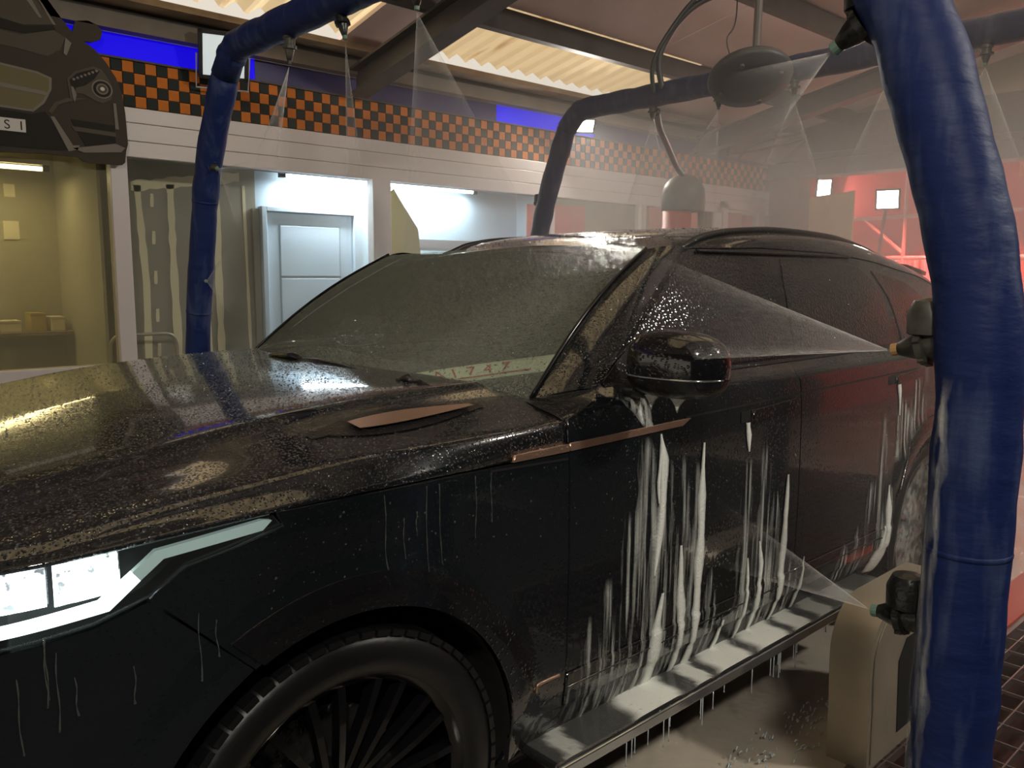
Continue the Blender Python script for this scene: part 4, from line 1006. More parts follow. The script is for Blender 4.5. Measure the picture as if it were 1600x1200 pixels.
# runs of water down the bumper and wing
rnd = random.Random(21)
for k in range(16):
    if k < 9: x = rnd.uniform(-.56, -.22); zt = .86 + rnd.uniform(-.04, .06); l = rnd.uniform(.06, .17)
    elif k < 14: x = rnd.uniform(.05, .40); zt = 1.04; l = rnd.uniform(.05, .20)
    else: x = rnd.uniform(-.12, .38); zt = rnd.uniform(.93, 1.03); l = rnd.uniform(.04, .10)
    P = []; n = 12; ph = rnd.uniform(0, 6); dr = rnd.uniform(-.012, .012)
    if any(sqrt((x - wx) ** 2 + (zt - l - WZ) ** 2) < WR + .02 for wx in WX): continue
    for i in range(n + 1):
        t = i / n; P.append(side(x + .0014 * sin(ph + 7 * t) + .3 * dr * t, zt - l * t, -1, .001))
    MB().tube(P, [.0006 + .0010 * abs(sin(ph + 9 * i / n)) ** 2 + (.0012 if i == n else 0) for i in range(n + 1)], 5).put('water_run', 'water_bead', car, smooth=True)
# foam over the rear wheel
def wheel_foam():
    V = []; F = []; C = []; na, nr = 60, 7
    for i in range(na + 1):
        a = radians(60 + 170 * i / na)
        for j in range(nr):
            r_ = .07 + .275 * j / (nr - 1); V.append((2.874 + r_ * cos(a), -.959 - .004 * sin(5 * a), .384 + r_ * sin(a))); C.append((.45 + .55 * abs(sin(5.5 * a + .3))) * (.35 if j in (0, nr - 1) else .95))
    for i in range(na):
        for j in range(nr - 1): k = i * nr + j; F.append((k, k + 1, k + nr + 1, k + nr))
    me = bpy.data.meshes.new('wheel_foam'); me.from_pydata(V, [], F); me.update(); me.attributes.new('cover', 'FLOAT', 'POINT').data.foreach_set('value', C)
    put('wheel_foam', me, 'foam_soft', car, smooth=True)
wheel_foam()

# ================================================================== WASH GANTRIES
def gantry(name, X, label, rn, rf, zt, mname, kn, kf):
    """padded pipe arch across the bay: near leg, beam, far leg"""
    g = thing(name, label, 'wash gantry', 'padded wash gantries', (X, 0, 0))
    near = rounded([(X, -1.775, 0), (X, -1.781, 1.43), (X, -1.59, 2.03), (X, kn, zt - .09)], [0, .22, .2, .1], 10)
    far = rounded([(X, 1.775, 0), (X, 1.765, 1.05), (X, 1.53, 1.96), (X, kf, zt - .10)], [0, .4, .3, .1], 10)
    top = rounded([near[-1], (X, kn + .07, zt), (X, kf - .10, zt), far[-1]], .12, 8)
    def wob(P, r, sd):
        rnd = random.Random(sd); Q = []
        P = [Vector(p) for p in P]; D = [P[0]]
        for a, b in zip(P, P[1:]):
            n = max(1, int((b - a).length / .045))
            for k in range(1, n + 1): D.append(a.lerp(b, k / n))
        rr = [r * (1 + .025 * sin(i * 1.3 + sd) + .035 * rnd.uniform(-1, 1)) for i in range(len(D))]
        return D, rr
    for nm, P, r, sd in (('leg', near, rn, 1), ('leg', far, rf, 2)):
        D, rr = wob(P, r, sd); local(MB().tube(D, rr, 28).put(nm, mname, None, smooth=True), g)
    D, rr = wob(top, rf * 1.02, 3)
    local(MB().tube(D, rr, 24).put('beam', mname, None, smooth=True), g)
    for P, r, ts in ((near, rn, (.12, .40)), (far, rf, (.25, .5, .72))):
        for t in ts:
            D, rr = wob(P, r, 1); k = int(t * (len(D) - 1)); a, b = D[k], D[k + 1]; u = (b - a).normalized()
            local(MB().tube([a - u * .006, a, a + u * .006], [r * 1.0, r * 1.022, r * 1.0], 28).put('pad_seam', mname, None, smooth=True), g)
        local(MB().lathe([(r * 1.5, 0), (r * 1.5, .015), (r * 1.1, .02)], (X, P[0].y, 0), (0, 0, 1), 24).put('base_plate', 'steel_dark', None), g)
    return g
G1 = gantry('wash_gantry', .80, 'dark blue padded wash gantry arching over the car bonnet', .073, .059, 2.42, 'pad_blue', -1.32, 1.30)
G2 = gantry('wash_gantry', 3.0, 'dull blue padded wash gantry arching over the rear of the car', .064, .060, 2.46, 'pad_blue_dull', -1.40, 1.36)

def nozzle(g, base, tip, elbow_up=.05, big=1.0, tipm='nozzle_green', bodym='nozzle_black'):
    """black swivel spray nozzle: elbow with collar nut, cone, coloured tip"""
    A, T = Vector(base), Vector(tip); d = (T - A); L = d.length; d.normalize()
    n = local(MB().lathe([(.012 * big, 0), (.020 * big, .002), (.020 * big, L * .30), (.026 * big, L * .32), (.026 * big, L * .44), (.018 * big, L * .46), (.015 * big, L * .62), (.009 * big, L * .84), (.007 * big, L * .86)], A, d, 16).put('nozzle', bodym, None), g); auto_smooth(n, 40)
    up = Vector((0, 0, 1)); 
    c = MB().lathe([(.016 * big, 0), (.026 * big, .006), (.027 * big, .030 * big), (.020 * big, .046 * big), (.004, .050 * big)], A + d * .022 * big + up * .010 * big, up, 14).put('collar_nut', bodym, None); c.parent = n; auto_smooth(c, 40)
    t = MB().lathe([(.0075 * big, L * .83), (.0085 * big, L * .86), (.0085 * big, L * .97), (.004, L)], A, d, 12).put('nozzle_tip', tipm, None); t.parent = n
    for k in range(6):
        q = 2 * pi * k / 6; a = d.orthogonal().normalized(); b = d.cross(a); p = A + d * L * .38 + (a * cos(q) + b * sin(q)) * .026 * big
        r = MB().tube([p - d * L * .06, p + d * L * .06], .003 * big, 5).put('collar_rib', bodym, None); r.parent = n
    return n
def spray(origin, d1, d2, length, thick=.10, cover=1.0, label='', group='fans of spray from the gantries'):
    """fan of water droplets: thin hollow fan between directions d1 and d2"""
    o = Vector(origin); a = Vector(d1).normalized(); b = Vector(d2).normalized(); mid = (a + b).normalized(); wv = (b - a) / 2; nv = mid.cross(wv).normalized() * wv.length * thick
    V = []; F = []; C = []; U = []; nl, na = 14, 40
    for i in range(nl + 1):
        t = i / nl; r = .004 + length * t
        for j in range(na):
            q = 2 * pi * j / na; p = o + (mid * sqrt(max(.05, 1 - wv.length_squared * cos(q) ** 2)) + wv * cos(q) + nv * sin(q)) * r
            V.append(tuple(p)); edge = abs(cos(q)) ** 5
            C.append(cover * (.15 + .12 * (1 - t) ** 4 + .62 * edge) * ((1 - t) ** 2.0)); U.append((cos(q) * 2.2, 3 * t, sin(q)))
    for i in range(nl):
        for j in range(na): x = i * na + j; y = i * na + (j + 1) % na; F.append((x, y, y + na, x + na))
    me = bpy.data.meshes.new('water_spray'); me.from_pydata(V, [], F); me.update()
    me.attributes.new('cover', 'FLOAT', 'POINT').data.foreach_set('value', C)
    me.attributes.new('fan', 'FLOAT_VECTOR', 'POINT').data.foreach_set('vector', [c for u in U for c in u])
    return put('water_spray', me, 'spray_water', smooth=True, label=label, cat='spray', group=group, kind='stuff')
def soap(pts, wd, sd):
    rnd = random.Random(sd); V = []; F = []; C = []; n = 60
    for i in range(n + 1):
        t = i / n; z = pts[0][1] + (pts[1][1] - pts[0][1]) * t; a0 = pts[0][0] + (pts[1][0] - pts[0][0]) * t + .06 * sin(i * .5 + sd); h = wd * (1 + .5 * sin(i * .9 + sd) * rnd.random())
        for j in range(5):
            a = a0 + h * (j - 2) / 2; V.append((.80 + .0765 * cos(a), -1.777 + .0765 * sin(a), z)); C.append((.0, .55, .8, .55, .0)[j] * min(1, i / 4, (n - i) / 4))
    for i in range(n):
        for j in range(4): k = i * 5 + j; F.append((k, k + 1, k + 6, k + 5))
    me = bpy.data.meshes.new('soap_streak'); me.from_pydata(V, [], F); me.update(); me.attributes.new('cover', 'FLOAT', 'POINT').data.foreach_set('value', C)
    local(put('soap_streak', me, 'foam_sheer', smooth=True), G1)
soap(((2.30, 1.22), (2.55, .40)), .30, 1); soap(((2.75, 1.30), (2.75, .55)), .15, 2); soap(((2.05, 1.0), (2.2, .3)), .12, 3)
# near leg nozzles of the first gantry
nozzle(G1, (.80, -1.716, 1.352), (.80, -1.618, 1.331), big=1.45, tipm='nozzle_amber', bodym='nozzle_worn')
nozzle(G1, (.80, -1.712, .822), (.80, -1.612, .808), big=1.45, bodym='nozzle_black')
nozzle(G1, (.80, -1.562, 1.968), (.80, -1.466, 1.908), big=1.6)
spray((.80, -1.618, 1.330), (.10, 1, .31), (.06, 1, -.12), .80, .10, 1.5, 'flat fan of water spraying at the side window from the amber nozzle')
spray((.80, -1.610, .808), (.05, 1, .40), (.05, 1, -.04), .42, .10, 1.5, 'flat fan of water spraying at the sill from the low nozzle')
spray((.80, -1.466, 1.906), (.1, 1, .02), (.1, .72, -.80), .27, .10, 1.4, 'fan of water from the high nozzle on the blue gantry leg')
# far leg and beam of the first gantry
nozzle(G1, (.80, 1.49, 1.955), (.80, 1.42, 1.935), bodym='nozzle_worn'); nozzle(G1, (.80, 1.665, 1.437), (.80, 1.60, 1.43), bodym='nozzle_worn')
spray((.80, 1.415, 1.933), (0, -1, .02), (0, -.55, -.80), .55, .12, .8, 'fan of water from the upper nozzle on the far gantry leg')
spray((.80, 1.595, 1.43), (0, -.85, .52), (0, -.85, -.52), .45, .12, .7, 'fan of water from the lower nozzle on the far gantry leg')
nozzle(G1, (.80, .715, 2.365), (.80, .725, 2.262), bodym='nozzle_worn', tipm='nozzle_worn'); nozzle(G1, (.80, .345, 2.37), (.80, .32, 2.275)); nozzle(G1, (.80, -.10, 2.37), (.80, -.10, 2.28))
spray((.80, .727, 2.258), (.1, .85, -.66), (.1, .50, -.86), .60, .2, 2.6, 'dense jet of water leaving the worn nozzle on the gantry beam')
spray((.80, .32, 2.272), (.05, .10, -1), (.05, -.12, -1), .9, .2, .9, 'narrow jet of water falling from the gantry beam')
spray((.80, -.10, 2.277), (.1, .25, -1), (.1, -.62, -.9), .9, .12, .7, 'wide fan of water falling from the gantry beam')
# second gantry
for y, w1, w2 in ((.70, .42, -.35), (.27, .85, .02), (-.155, .50, -.36), (-.60, .50, -.40), (-1.0, .5, -.4)):
    nozzle(G2, (3.0, y, 2.40), (3.0, y, 2.325), bodym='nozzle_worn')
    spray((3.0, y, 2.322), (.05, w1, -1), (.05, w2, -1), .75, .10, .9, 'triangular fan of water falling from the dull blue gantry beam')
nozzle(G2, (3.0, 1.63, 1.93), (3.0, 1.56, 1.91), bodym='nozzle_black')

# ================================================================== THINGS ON THE WALL AND ROOF
def local_arm(t, loc, to):
    o = MB().tube([loc, to], .012, 8).put('wall_arm', 'lamp_body', t)
    o.matrix_parent_inverse = (Matrix.Translation(t.location) @ t.rotation_quaternion.to_matrix().to_4x4()).inverted()
def floodlight(name, loc, aim, wdt, hgt, label, lit, arm=None, glass='flood_glass'):
    d = (Vector(aim) - Vector(loc)).normalized(); q = d.to_track_quat('-Y', 'Z')
    t = thing(name, label, 'floodlight', None, loc); t.rotation_mode = 'QUATERNION'; t.rotation_quaternion = q
    MB().box(-wdt / 2, wdt / 2, .0, .05, -hgt / 2, hgt / 2).put('housing', 'lamp_body', t, bevel=.008)
    MB().box(-wdt * .42, wdt * .42, -.004, .002, -hgt * .42, hgt * .42).put('glass', 'flood_lit' if lit else glass, t)
    b = MB()
    for a0, a1, b0, b1 in ((-wdt / 2, -wdt * .42, -hgt / 2, hgt / 2), (wdt * .42, wdt / 2, -hgt / 2, hgt / 2), (-wdt / 2, wdt / 2, -hgt / 2, -hgt * .42), (-wdt / 2, wdt / 2, hgt * .42, hgt / 2)):
        b.box(a0, a1, -.008, 0, b0, b1)
    b.put('bezel', 'lamp_body', t)
    MB().tube([(-wdt / 2 - .01, .02, 0), (-wdt / 2 - .01, .06, -hgt * .72), (wdt / 2 + .01, .06, -hgt * .72), (wdt / 2 + .01, .02, 0)], .006, 6).put('bracket', 'white_upvc' , t)
    for k in range(5): MB().box(-wdt * .4 + k * wdt * .19, -wdt * .4 + k * wdt * .19 + .01, .05, .075, -hgt * .4, hgt * .4).put('cooling_fin', 'lamp_body', t)
    if arm: local_arm(t, loc, arm)
    if lit:
        l = bpy.data.lights.new('flood_beam', 'AREA'); l.energy = lit; l.size = wdt * .8; l.shape = 'RECTANGLE'; l.size_y = hgt * .8; l.color = (1, .93, .82)
        o = bpy.data.objects.new('flood_beam', l); COL.objects.link(o); o.parent = t; o.location = (0, -.012, 0); o.rotation_euler = (radians(-90), 0, 0)
        o.rotation_euler = Vector((0, -1, 0)).to_track_quat('-Z', 'Y').to_euler()
    return t
floodlight('floodlight', (1.545, 2.98, 2.83), (1.0, 1.2, 2.2), .30, .29, 'black floodlight with dim pale glass under the rooflight', 0, (1.53, 3.12, 2.95), 'flood_dim')
floodlight('floodlight', (4.86, 2.96, 2.80), (3.6, .6, 1.2), .26, .13, 'lit floodlight glaring above the chequered band', 24, (4.86, 3.12, 2.93))
# unseen floodlights added behind the camera to light the bay
floodlight('floodlight', (-1.9, -3.9, 3.75), (.8, 0, .9), .40, .30, 'added unseen floodlight on the dark side wall near the entry', 75, (-1.9, -4.52, 3.75))
floodlight('floodlight', (3.6, -4.2, 3.9), (2.4, 1.5, 1.2), .40, .30, 'added unseen floodlight on the dark side wall towards the shelter', 90, (3.6, -4.52, 3.9))

# printed car cutout fixed to the shop front
sign = thing('car_cutout_sign', 'dark grey printed car cutout mounted on the shop front', 'sign', None, (.15, 3.10, 2.5))
XC = .15; YS = 3.10
def cut(name, pts, m, lift=0.0, thick=.004, mirror=True):
    for s in ((1, -1) if mirror else (1,)):
        P = [(XC + s * (x - XC), YS - lift, z) for x, z in pts]
        b = MB().prism(P, (0, thick, 0)); local(b.put(name, m, None), sign)
half = [(XC, 3.30), (.40, 3.29), (.50, 3.13), (.583, 2.99), (.66, 2.885), (.70, 2.84), (.72, 2.905), (.79, 2.92), (.845, 2.90), (.864, 2.87), (.85, 2.825), (.80, 2.80), (.755, 2.80), (.82, 2.76), (.875, 2.70), (.925, 2.62), (.955, 2.53), (.968, 2.42), (.974, 2.24), (.962, 2.20), (.952, 2.13), (.935, 2.114), (.76, 2.108), (.715, 2.115), (.690, 2.138), (.50, 2.14), (XC, 2.12)]
outline = [(x, YS, z) for x, z in half] + [(2 * XC - x, YS, z) for x, z in reversed(half[1:-1])]
local(MB().prism(outline, (0, .018, 0)).put('board', 'cut_dark', None), sign)
cut('windscreen_print', [(XC, 3.24), (.37, 3.23), (.52, 3.0), (.60, 2.86), (.45, 2.83), (XC, 2.87)], 'cut_mid', .004)
cut('wiper_band_print', [(XC, 2.865), (.45, 2.825), (.60, 2.855), (.61, 2.835), (.45, 2.785), (XC, 2.80)], 'cut_black', .004)
cut('pillar_print', [(.37, 3.23), (.385, 3.235), (.615, 2.86), (.60, 2.86)], 'cut_light', .004)
cut('sticker_print', [(.47, 2.97), (.49, 2.99), (.545, 2.885), (.53, 2.885)], 'cut_light', .006)
cut('bonnet_light_print', [(XC, 2.79), (.44, 2.775), (.60, 2.83), (.66, 2.80), (.63, 2.73), (.56, 2.68), (.40, 2.70), (XC, 2.715)], 'cut_mid', .004)
cut('bonnet_edge_print', [(.66, 2.80), (.69, 2.775), (.66, 2.70), (.645, 2.71)], 'cut_light', .006)
cut('grille_surround_print', [(XC, 2.625), (.50, 2.59), (.575, 2.565), (.57, 2.50), (.53, 2.42), (.47, 2.365), (XC, 2.375)], 'cut_light', .004)
cut('grille_print', [(XC, 2.612), (.50, 2.578), (.562, 2.556), (.557, 2.50), (.52, 2.43), (.465, 2.378), (XC, 2.388)], 'cut_grille', .006)
cut('grille_bar_print', [(XC, 2.515), (.53, 2.485), (.548, 2.475), (.535, 2.463), (XC, 2.492)], 'cut_light', .008)
cut('headlamp_print', [(.655, 2.575), (.70, 2.622), (.80, 2.665), (.845, 2.655), (.885, 2.60), (.905, 2.54), (.89, 2.49), (.845, 2.462), (.80, 2.47), (.74, 2.50), (.69, 2.50), (.668, 2.44)], 'cut_mid', .004)
cut('headlamp_dark_print', [(.668, 2.57), (.71, 2.612), (.80, 2.65), (.835, 2.642), (.80, 2.59), (.75, 2.55), (.70, 2.53), (.685, 2.47)], 'cut_black', .006)
def ringpts(cx, cz, r, n=20): return [(cx + r * cos(2 * pi * i / n), cz + r * .92 * sin(2 * pi * i / n)) for i in range(n)]
for r, m_, l_ in ((.058, 'cut_light', .006), (.050, 'cut_black', .008), (.034, 'cut_light', .010), (.026, 'cut_mid', .012), (.012, 'cut_white', .014)): cut('lamp_ring_print', ringpts(.842, 2.542, r), m_, l_)
for k in range(7): cut('lamp_led_print', ringpts(.69 + .021 * k, 2.575 + .011 * k, .008, 8), 'cut_light', .009)
cut('lamp_drl_print', [(.672, 2.535), (.686, 2.53), (.70, 2.49), (.688, 2.446), (.68, 2.47)], 'cut_light', .009)
cut('lower_grille_print', [(XC, 2.365), (.46, 2.352), (.53, 2.375), (.58, 2.30), (.66, 2.18), (.60, 2.165), (XC, 2.16)], 'cut_black', .004)
cut('intake_edge_print', [(.555, 2.35), (.575, 2.352), (.665, 2.20), (.70, 2.205), (.69, 2.18), (.64, 2.165)], 'cut_light', .006)
cut('bumper_curve_print', [(.545, 2.375), (.58, 2.43), (.65, 2.465), (.76, 2.478), (.66, 2.448), (.60, 2.42), (.562, 2.365)], 'cut_mid', .006)
cut('side_intake_print', [(.66, 2.35), (.90, 2.34), (.905, 2.19), (.74, 2.19)], 'cut_black', .004)
cut('intake_bar_print', [(.66, 2.31), (.905, 2.30), (.905, 2.275), (.68, 2.285)], 'cut_mid', .006)
cut('splitter_print', [(.66, 2.185), (.90, 2.235), (.955, 2.215), (.93, 2.188), (.72, 2.165)], 'cut_light', .006)
cut('side_gleam_print', [(.900, 2.47), (.915, 2.47), (.925, 2.32), (.905, 2.32)], 'cut_light', .006)
local(MB().box(XC - .30, .425, YS - .010, YS - .004, 2.245, 2.315).put('number_plate', 'cut_white', None), sign)
ux, uy, uz = Vector((1, 0, 0)), Vector((0, 0, 1)), Vector((0, -1, 0)); mt = Matrix((ux, uy, uz)).transposed().to_4x4(); mt.translation = Vector((.317, YS - .0105, 2.256))
local(text_obj('S', .070, 'cut_black', None, mt, 'plate_letter'), sign)
mt.translation = Vector((.385, YS - .0105, 2.256)); local(text_obj('1', .070, 'cut_black', None, mt, 'plate_letter'), sign)

# tube lamps inside the shop
def tube_lamp(x0, x1, y, z, m, label, power, col):
    t = thing('tube_lamp', label, 'lamp', None, ((x0 + x1) / 2, y, z))
    local(MB().box(x0, x1, y - .03, y + .03, z + .025, z + .06).put('batten', 'white_upvc', None), t)
    for x in (x0, x1 - .04): local(MB().box(x, x + .04, y - .025, y + .025, z - .02, z + .03).put('end_cap', 'lamp_body', None), t)
    local(MB().tube([(x0 + .04, y, z), (x1 - .04, y, z)], .016, 12).put('tube', m, None, smooth=True), t)
    l = bpy.data.lights.new('tube_light', 'AREA'); l.shape = 'RECTANGLE'; l.size = x1 - x0 - .1; l.size_y = .05; l.energy = power; l.color = col
    o = bpy.data.objects.new('tube_light', l); COL.objects.link(o); o.location = (0, 0, -.03); o.parent = t
tube_lamp(2.16, 4.05, 3.48, 2.19, 'tube_cold', 'long cold white tube lamp above the white shop door', 30, (.86, .96, 1))
tube_lamp(-.75, .80, 4.2, 2.17, 'tube_warm', 'warm yellow tube lamp in the olive shop room', 15, (1, .86, .55))
tube_lamp(5.0, 6.4, 3.9, 2.30, 'tube_warm', 'warm tube lamp in the far shop room', 8, (1, .9, .7))
MB().prism([(3.09, 3.42, .3), (3.10, 3.42, 2.13), (3.13, 3.42, 2.15), (3.37, 3.42, 1.84), (3.40, 3.42, 1.60), (3.52, 3.42, .3)], (0, .02, 0)).put('yellow_board', 'yellow_board', label='yellow board with a sloping edge leaning behind the shop glass', cat='board')
ch = thing('tubular_chair', 'tubular steel chair standing behind the shop glass', 'chair', None, (1.1, 3.42, 0))
local(MB().tube(rounded([(.90, 3.42, 0), (.90, 3.42, 1.06), (1.33, 3.42, 1.06), (1.33, 3.42, 0)], .09, 8), .012, 8).put('back_frame', 'galv', None, smooth=True), ch)
local(MB().box(.91, 1.32, 3.30, 3.43, .45, .48).put('seat', 'seat_dark', None, bevel=.01), ch)
for x in (.92, 1.31): local(MB().tube([(x, 3.31, 0), (x, 3.31, .45)], .011, 8).put('leg', 'galv', None), ch)
# red panels imitating red reflections in the far panes
for x0_, x1_, z0_, z1_, lab in ((4.45, 4.62, 1.2, 2.10, 'red reflection panel behind the shop glass beside the gantry leg'), (4.80, 5.22, 1.2, 2.12, 'wide red reflection panel behind the shop glass'), (6.22, 6.58, 1.2, 2.17, 'red reflection panel behind the glass near the domed unit'), (7.66, 7.98, 1.2, 2.19, 'narrow red reflection panel in the side door glass')):
    MB().box(x0_, x1_, 3.235, 3.243, z0_, z1_).put('red_reflection_panel', 'flat_red', label=lab, cat='reflection panel')

# added patches and cartons imitating blurred reflections in the olive room glass
for x_, z_, w_, h_, lab in ((.60, 2.0, .07, .09, 'small cream patch imitating a reflection high on the olive room wall'), (.58, 1.70, .10, .13, 'cream patch imitating a reflection at eye level on the olive room wall'), (.45, 1.40, .05, .05, 'tiny cream patch imitating a reflection low on the olive room wall')):
    MB().box(x_, x_ + w_, 4.592, 4.598, z_, z_ + h_).put('reflection_patch', 'patch_cream', label=lab, cat='reflection patch')
for x_, w_, h_, m_, lab in ((.40, .20, .07, 'patch_cream', 'flat cream carton added for a reflection on the shelf in the olive room'), (.66, .10, .12, 'yellow_board', 'yellow carton added for a reflection on the shelf in the olive room'), (.79, .09, .09, 'patch_cream', 'small square cream carton added for a reflection on the shelf in the olive room')):
    c_ = thing('carton', lab, 'carton', 'cartons added for reflections', (x_, 4.42, 1.046))
    MB().box(0, w_, -.06, .10, 0, h_).put('body', m_, c_, bevel=.004); MB().box(-.002, w_ + .002, -.062, .102, h_, h_ + .012).put('lid', m_, c_)
# ---- domed unit hanging beyond the car, hoses, ceiling disc
dm = thing('domed_unit', 'grey domed drum unit hanging on a hose beyond the car roof', 'drum', None, (4.55, 1.6, 1.5))
dp = [(.02, 2.235)] + [(.165 * sin(a), 2.07 + .165 * cos(a)) for a in lin(.15, pi / 2, 10)] + [(.165, 1.96), (.155, 1.955)]
local(MB().lathe([(r, z) for r, z in dp], (4.55, 1.6, 0), (0, 0, 1), 32).put('dome', 'grey_plastic', None, smooth=True), dm)
local(MB().lathe([(.11, .0), (.11, 1.955)], (4.50, 1.62, 0), (0, 0, 1), 24).put('column', 'tarp_pink', None, smooth=True), dm)
for k in range(3): local(MB().tube([(4.68 + .05 * k, 1.52, 0), (4.68 + .05 * k, 1.52, 1.95)], .028, 12).put('riser_pipe', 'galv', None, smooth=True), dm)
def cable(name, pts, r, label, cat='hose', group=None):
    P = []
    for i in range(len(pts) - 1):
        p0 = Vector(pts[max(i - 1, 0)]); p1 = Vector(pts[i]); p2 = Vector(pts[i + 1]); p3 = Vector(pts[min(i + 2, len(pts) - 1)])
        for k in range(8):
            t = k / 8; P.append(.5 * (2 * p1 + (p2 - p0) * t + (2 * p0 - 5 * p1 + 4 * p2 - p3) * t * t + (3 * p1 - p0 - 3 * p2 + p3) * t ** 3))
    P.append(Vector(pts[-1])); return MB().tube(P, r, 8).put(name, 'hose_black' if r < .03 else 'conduit', smooth=True, label=label, cat=cat, group=group)
cable('water_hose', [(4.54, 1.6, 2.22), (4.2, 1.42, 2.255), (3.7, 1.12, 2.305), (3.3, .88, 2.345), (3.06, .72, 2.385)], .022, 'black hose running from the gantry beam to the domed unit')
cable('cable_bundle', [(2.93, .64, 2.45), (2.90, .62, 2.62), (2.98, .5, 2.85), (3.1, .36, 3.05), (3.2, .30, 3.3), (3.2, .30, 3.62)], .012, 'thin black cable rising from the gantry beam to the roof', 'cable', 'cables above the gantry')
cable('cable_bundle', [(2.96, .60, 2.45), (2.93, .60, 2.66), (3.05, .46, 2.9), (3.35, .25, 3.02), (3.7, .1, 3.12), (4.0, .0, 3.62)], .016, 'thick black cable curving from the gantry beam towards the disc', 'cable', 'cables above the gantry')
cable('cable_bundle', [(3.6, .62, 2.58), (3.62, .61, 2.72), (3.58, .62, 2.85), (3.64, .60, 3.0), (3.62, .6, 3.55)], .004, 'wavy thin cable hanging over the rooflight', 'cable', 'cables above the gantry')
cable('roof_conduit', [(2.2, 1.05, 3.0), (2.75, .72, 3.02), (3.3, .4, 3.08), (3.9, .0, 3.16), (4.6, -.2, 3.2)], .026, 'long curved conduit slung below the roof panels', 'conduit')
disc = thing('ceiling_disc', 'large dark round disc hung from the roof on a rod', 'disc', None, (2.74, -.07, 2.38))
ax_ = Vector((-.30, -.34, -.88)).normalized()
local(MB().lathe([(.0, -.05), (.12, -.045), (.185, -.02), (.196, .0), (.188, .022), (.12, .040), (.0, .045)], (2.74, -.07, 2.39), ax_, 40).put('shell', 'disc_dark', None, smooth=True), disc)
local(MB().tube([(2.80, -.06, 2.42), (2.83, -.06, 3.66)], .019, 10).put('rod', 'conduit', None), disc)
for k in range(4):
    q = 2 * pi * k / 4 + .5; a = ax_.orthogonal().normalized(); b = ax_.cross(a); p = Vector((2.74, -.07, 2.39)) + (a * cos(q) + b * sin(q)) * .14 + ax_ * .034
    local(MB().lathe([(.012, 0), (.012, .012)], p, ax_, 8).put('bolt', 'conduit', None), disc)
# loose cables in the far corner
cable('loose_cable', [(7.55, 3.04, 2.77), (7.62, 2.98, 2.88), (7.85, 2.85, 2.98), (8.1, 2.6, 3.06)], .010, 'loose dark cable rising steeply over the grey tarpaulin', 'cable')
cable('loose_cable', [(7.30, 3.03, 2.79), (7.6, 2.95, 2.84), (7.95, 2.86, 2.92), (8.35, 2.70, 3.03)], .012, 'loose dark cable drooping low over the grey tarpaulin', 'cable')
cable('tarp_batten', [(7.28, 3.0, 2.77), (7.26, 2.98, 2.95), (7.27, 2.95, 3.08)], .016, 'upright dark batten against the grey tarpaulin', 'batten')

# ---- steel guard by the gantry leg
gd = thing('wheel_guard', 'round topped galvanised steel guard box standing beside the gantry leg', 'guard', None, (1.8, -1.26, 0))
pr = [(1.53, 0), (1.525, .20), (1.515, .315)] + [(1.515 + .155 - .155 * cos(a), .345 + .155 * sin(a)) for a in lin(.15, pi / 2, 8)] + [(2.02, .50)] + [(2.02 + .15 * sin(a), .35 + .15 * cos(a)) for a in lin(.2, pi / 2, 7)] + [(2.17, 0)]
local(MB().prism([(x, -1.195, z) for x, z in pr], (0, -.125, 0)).put('shell', 'galv', None), gd); auto_smooth(gd.children[0], 40)
pin = [(1.53 + (x - 1.53) * .94 + .02, max(0.02, z * .95)) for x, z in pr]
local(MB().prism([(x, -1.321, z) for x, z in pin], (0, -.004, 0)).put('side_plate', 'galv', None), gd)
local(MB().prism([(x, -1.326, z) for x, z in ((1.72, .06), (1.70, .30), (1.75, .36), (1.86, .36), (1.88, .06))], (0, -.002, 0)).put('side_slot', 'cavity', None), gd)

# ---- drain grating and kerb
gr = thing('drain_grating', 'steel mesh drain grating set in the floor beside the red lit lane', 'grating', None, (3.3, -1.8, 0))
lb = MB().box(1.46, 5.19, -.0025, .0025, -.03, 0).mesh('bearing_bar'); lb.materials.append(MATS['grate_steel'])
for k in range(13):
    o = put('bearing_bar', lb, None, gr); o.location = (-3.3, -1.33 - .085 * k + 1.8, -.001)
cb = MB().box(-.0025, .0025, -2.34, -1.28, -.014, -.002).mesh('cross_bar'); cb.materials.append(MATS['grate_steel'])
for k in range(30):
    o = put('cross_bar', cb, None, gr); o.location = (1.52 + .125 * k - 3.3, 1.8, 0)
local(MB().box(1.45, 5.2, -1.285, -1.265, -.06, .004).box(1.45, 5.2, -2.36, -2.34, -.06, .004).box(1.43, 1.45, -2.36, -1.265, -.06, .004).box(5.2, 5.22, -2.36, -1.265, -.06, .004).put('grating_frame', 'grate_steel', None), gr)
MB().box(2.3, 5.6, -1.262, -1.10, 0, .012).put('trim_kerb', 'kerb_red', kind=ST)

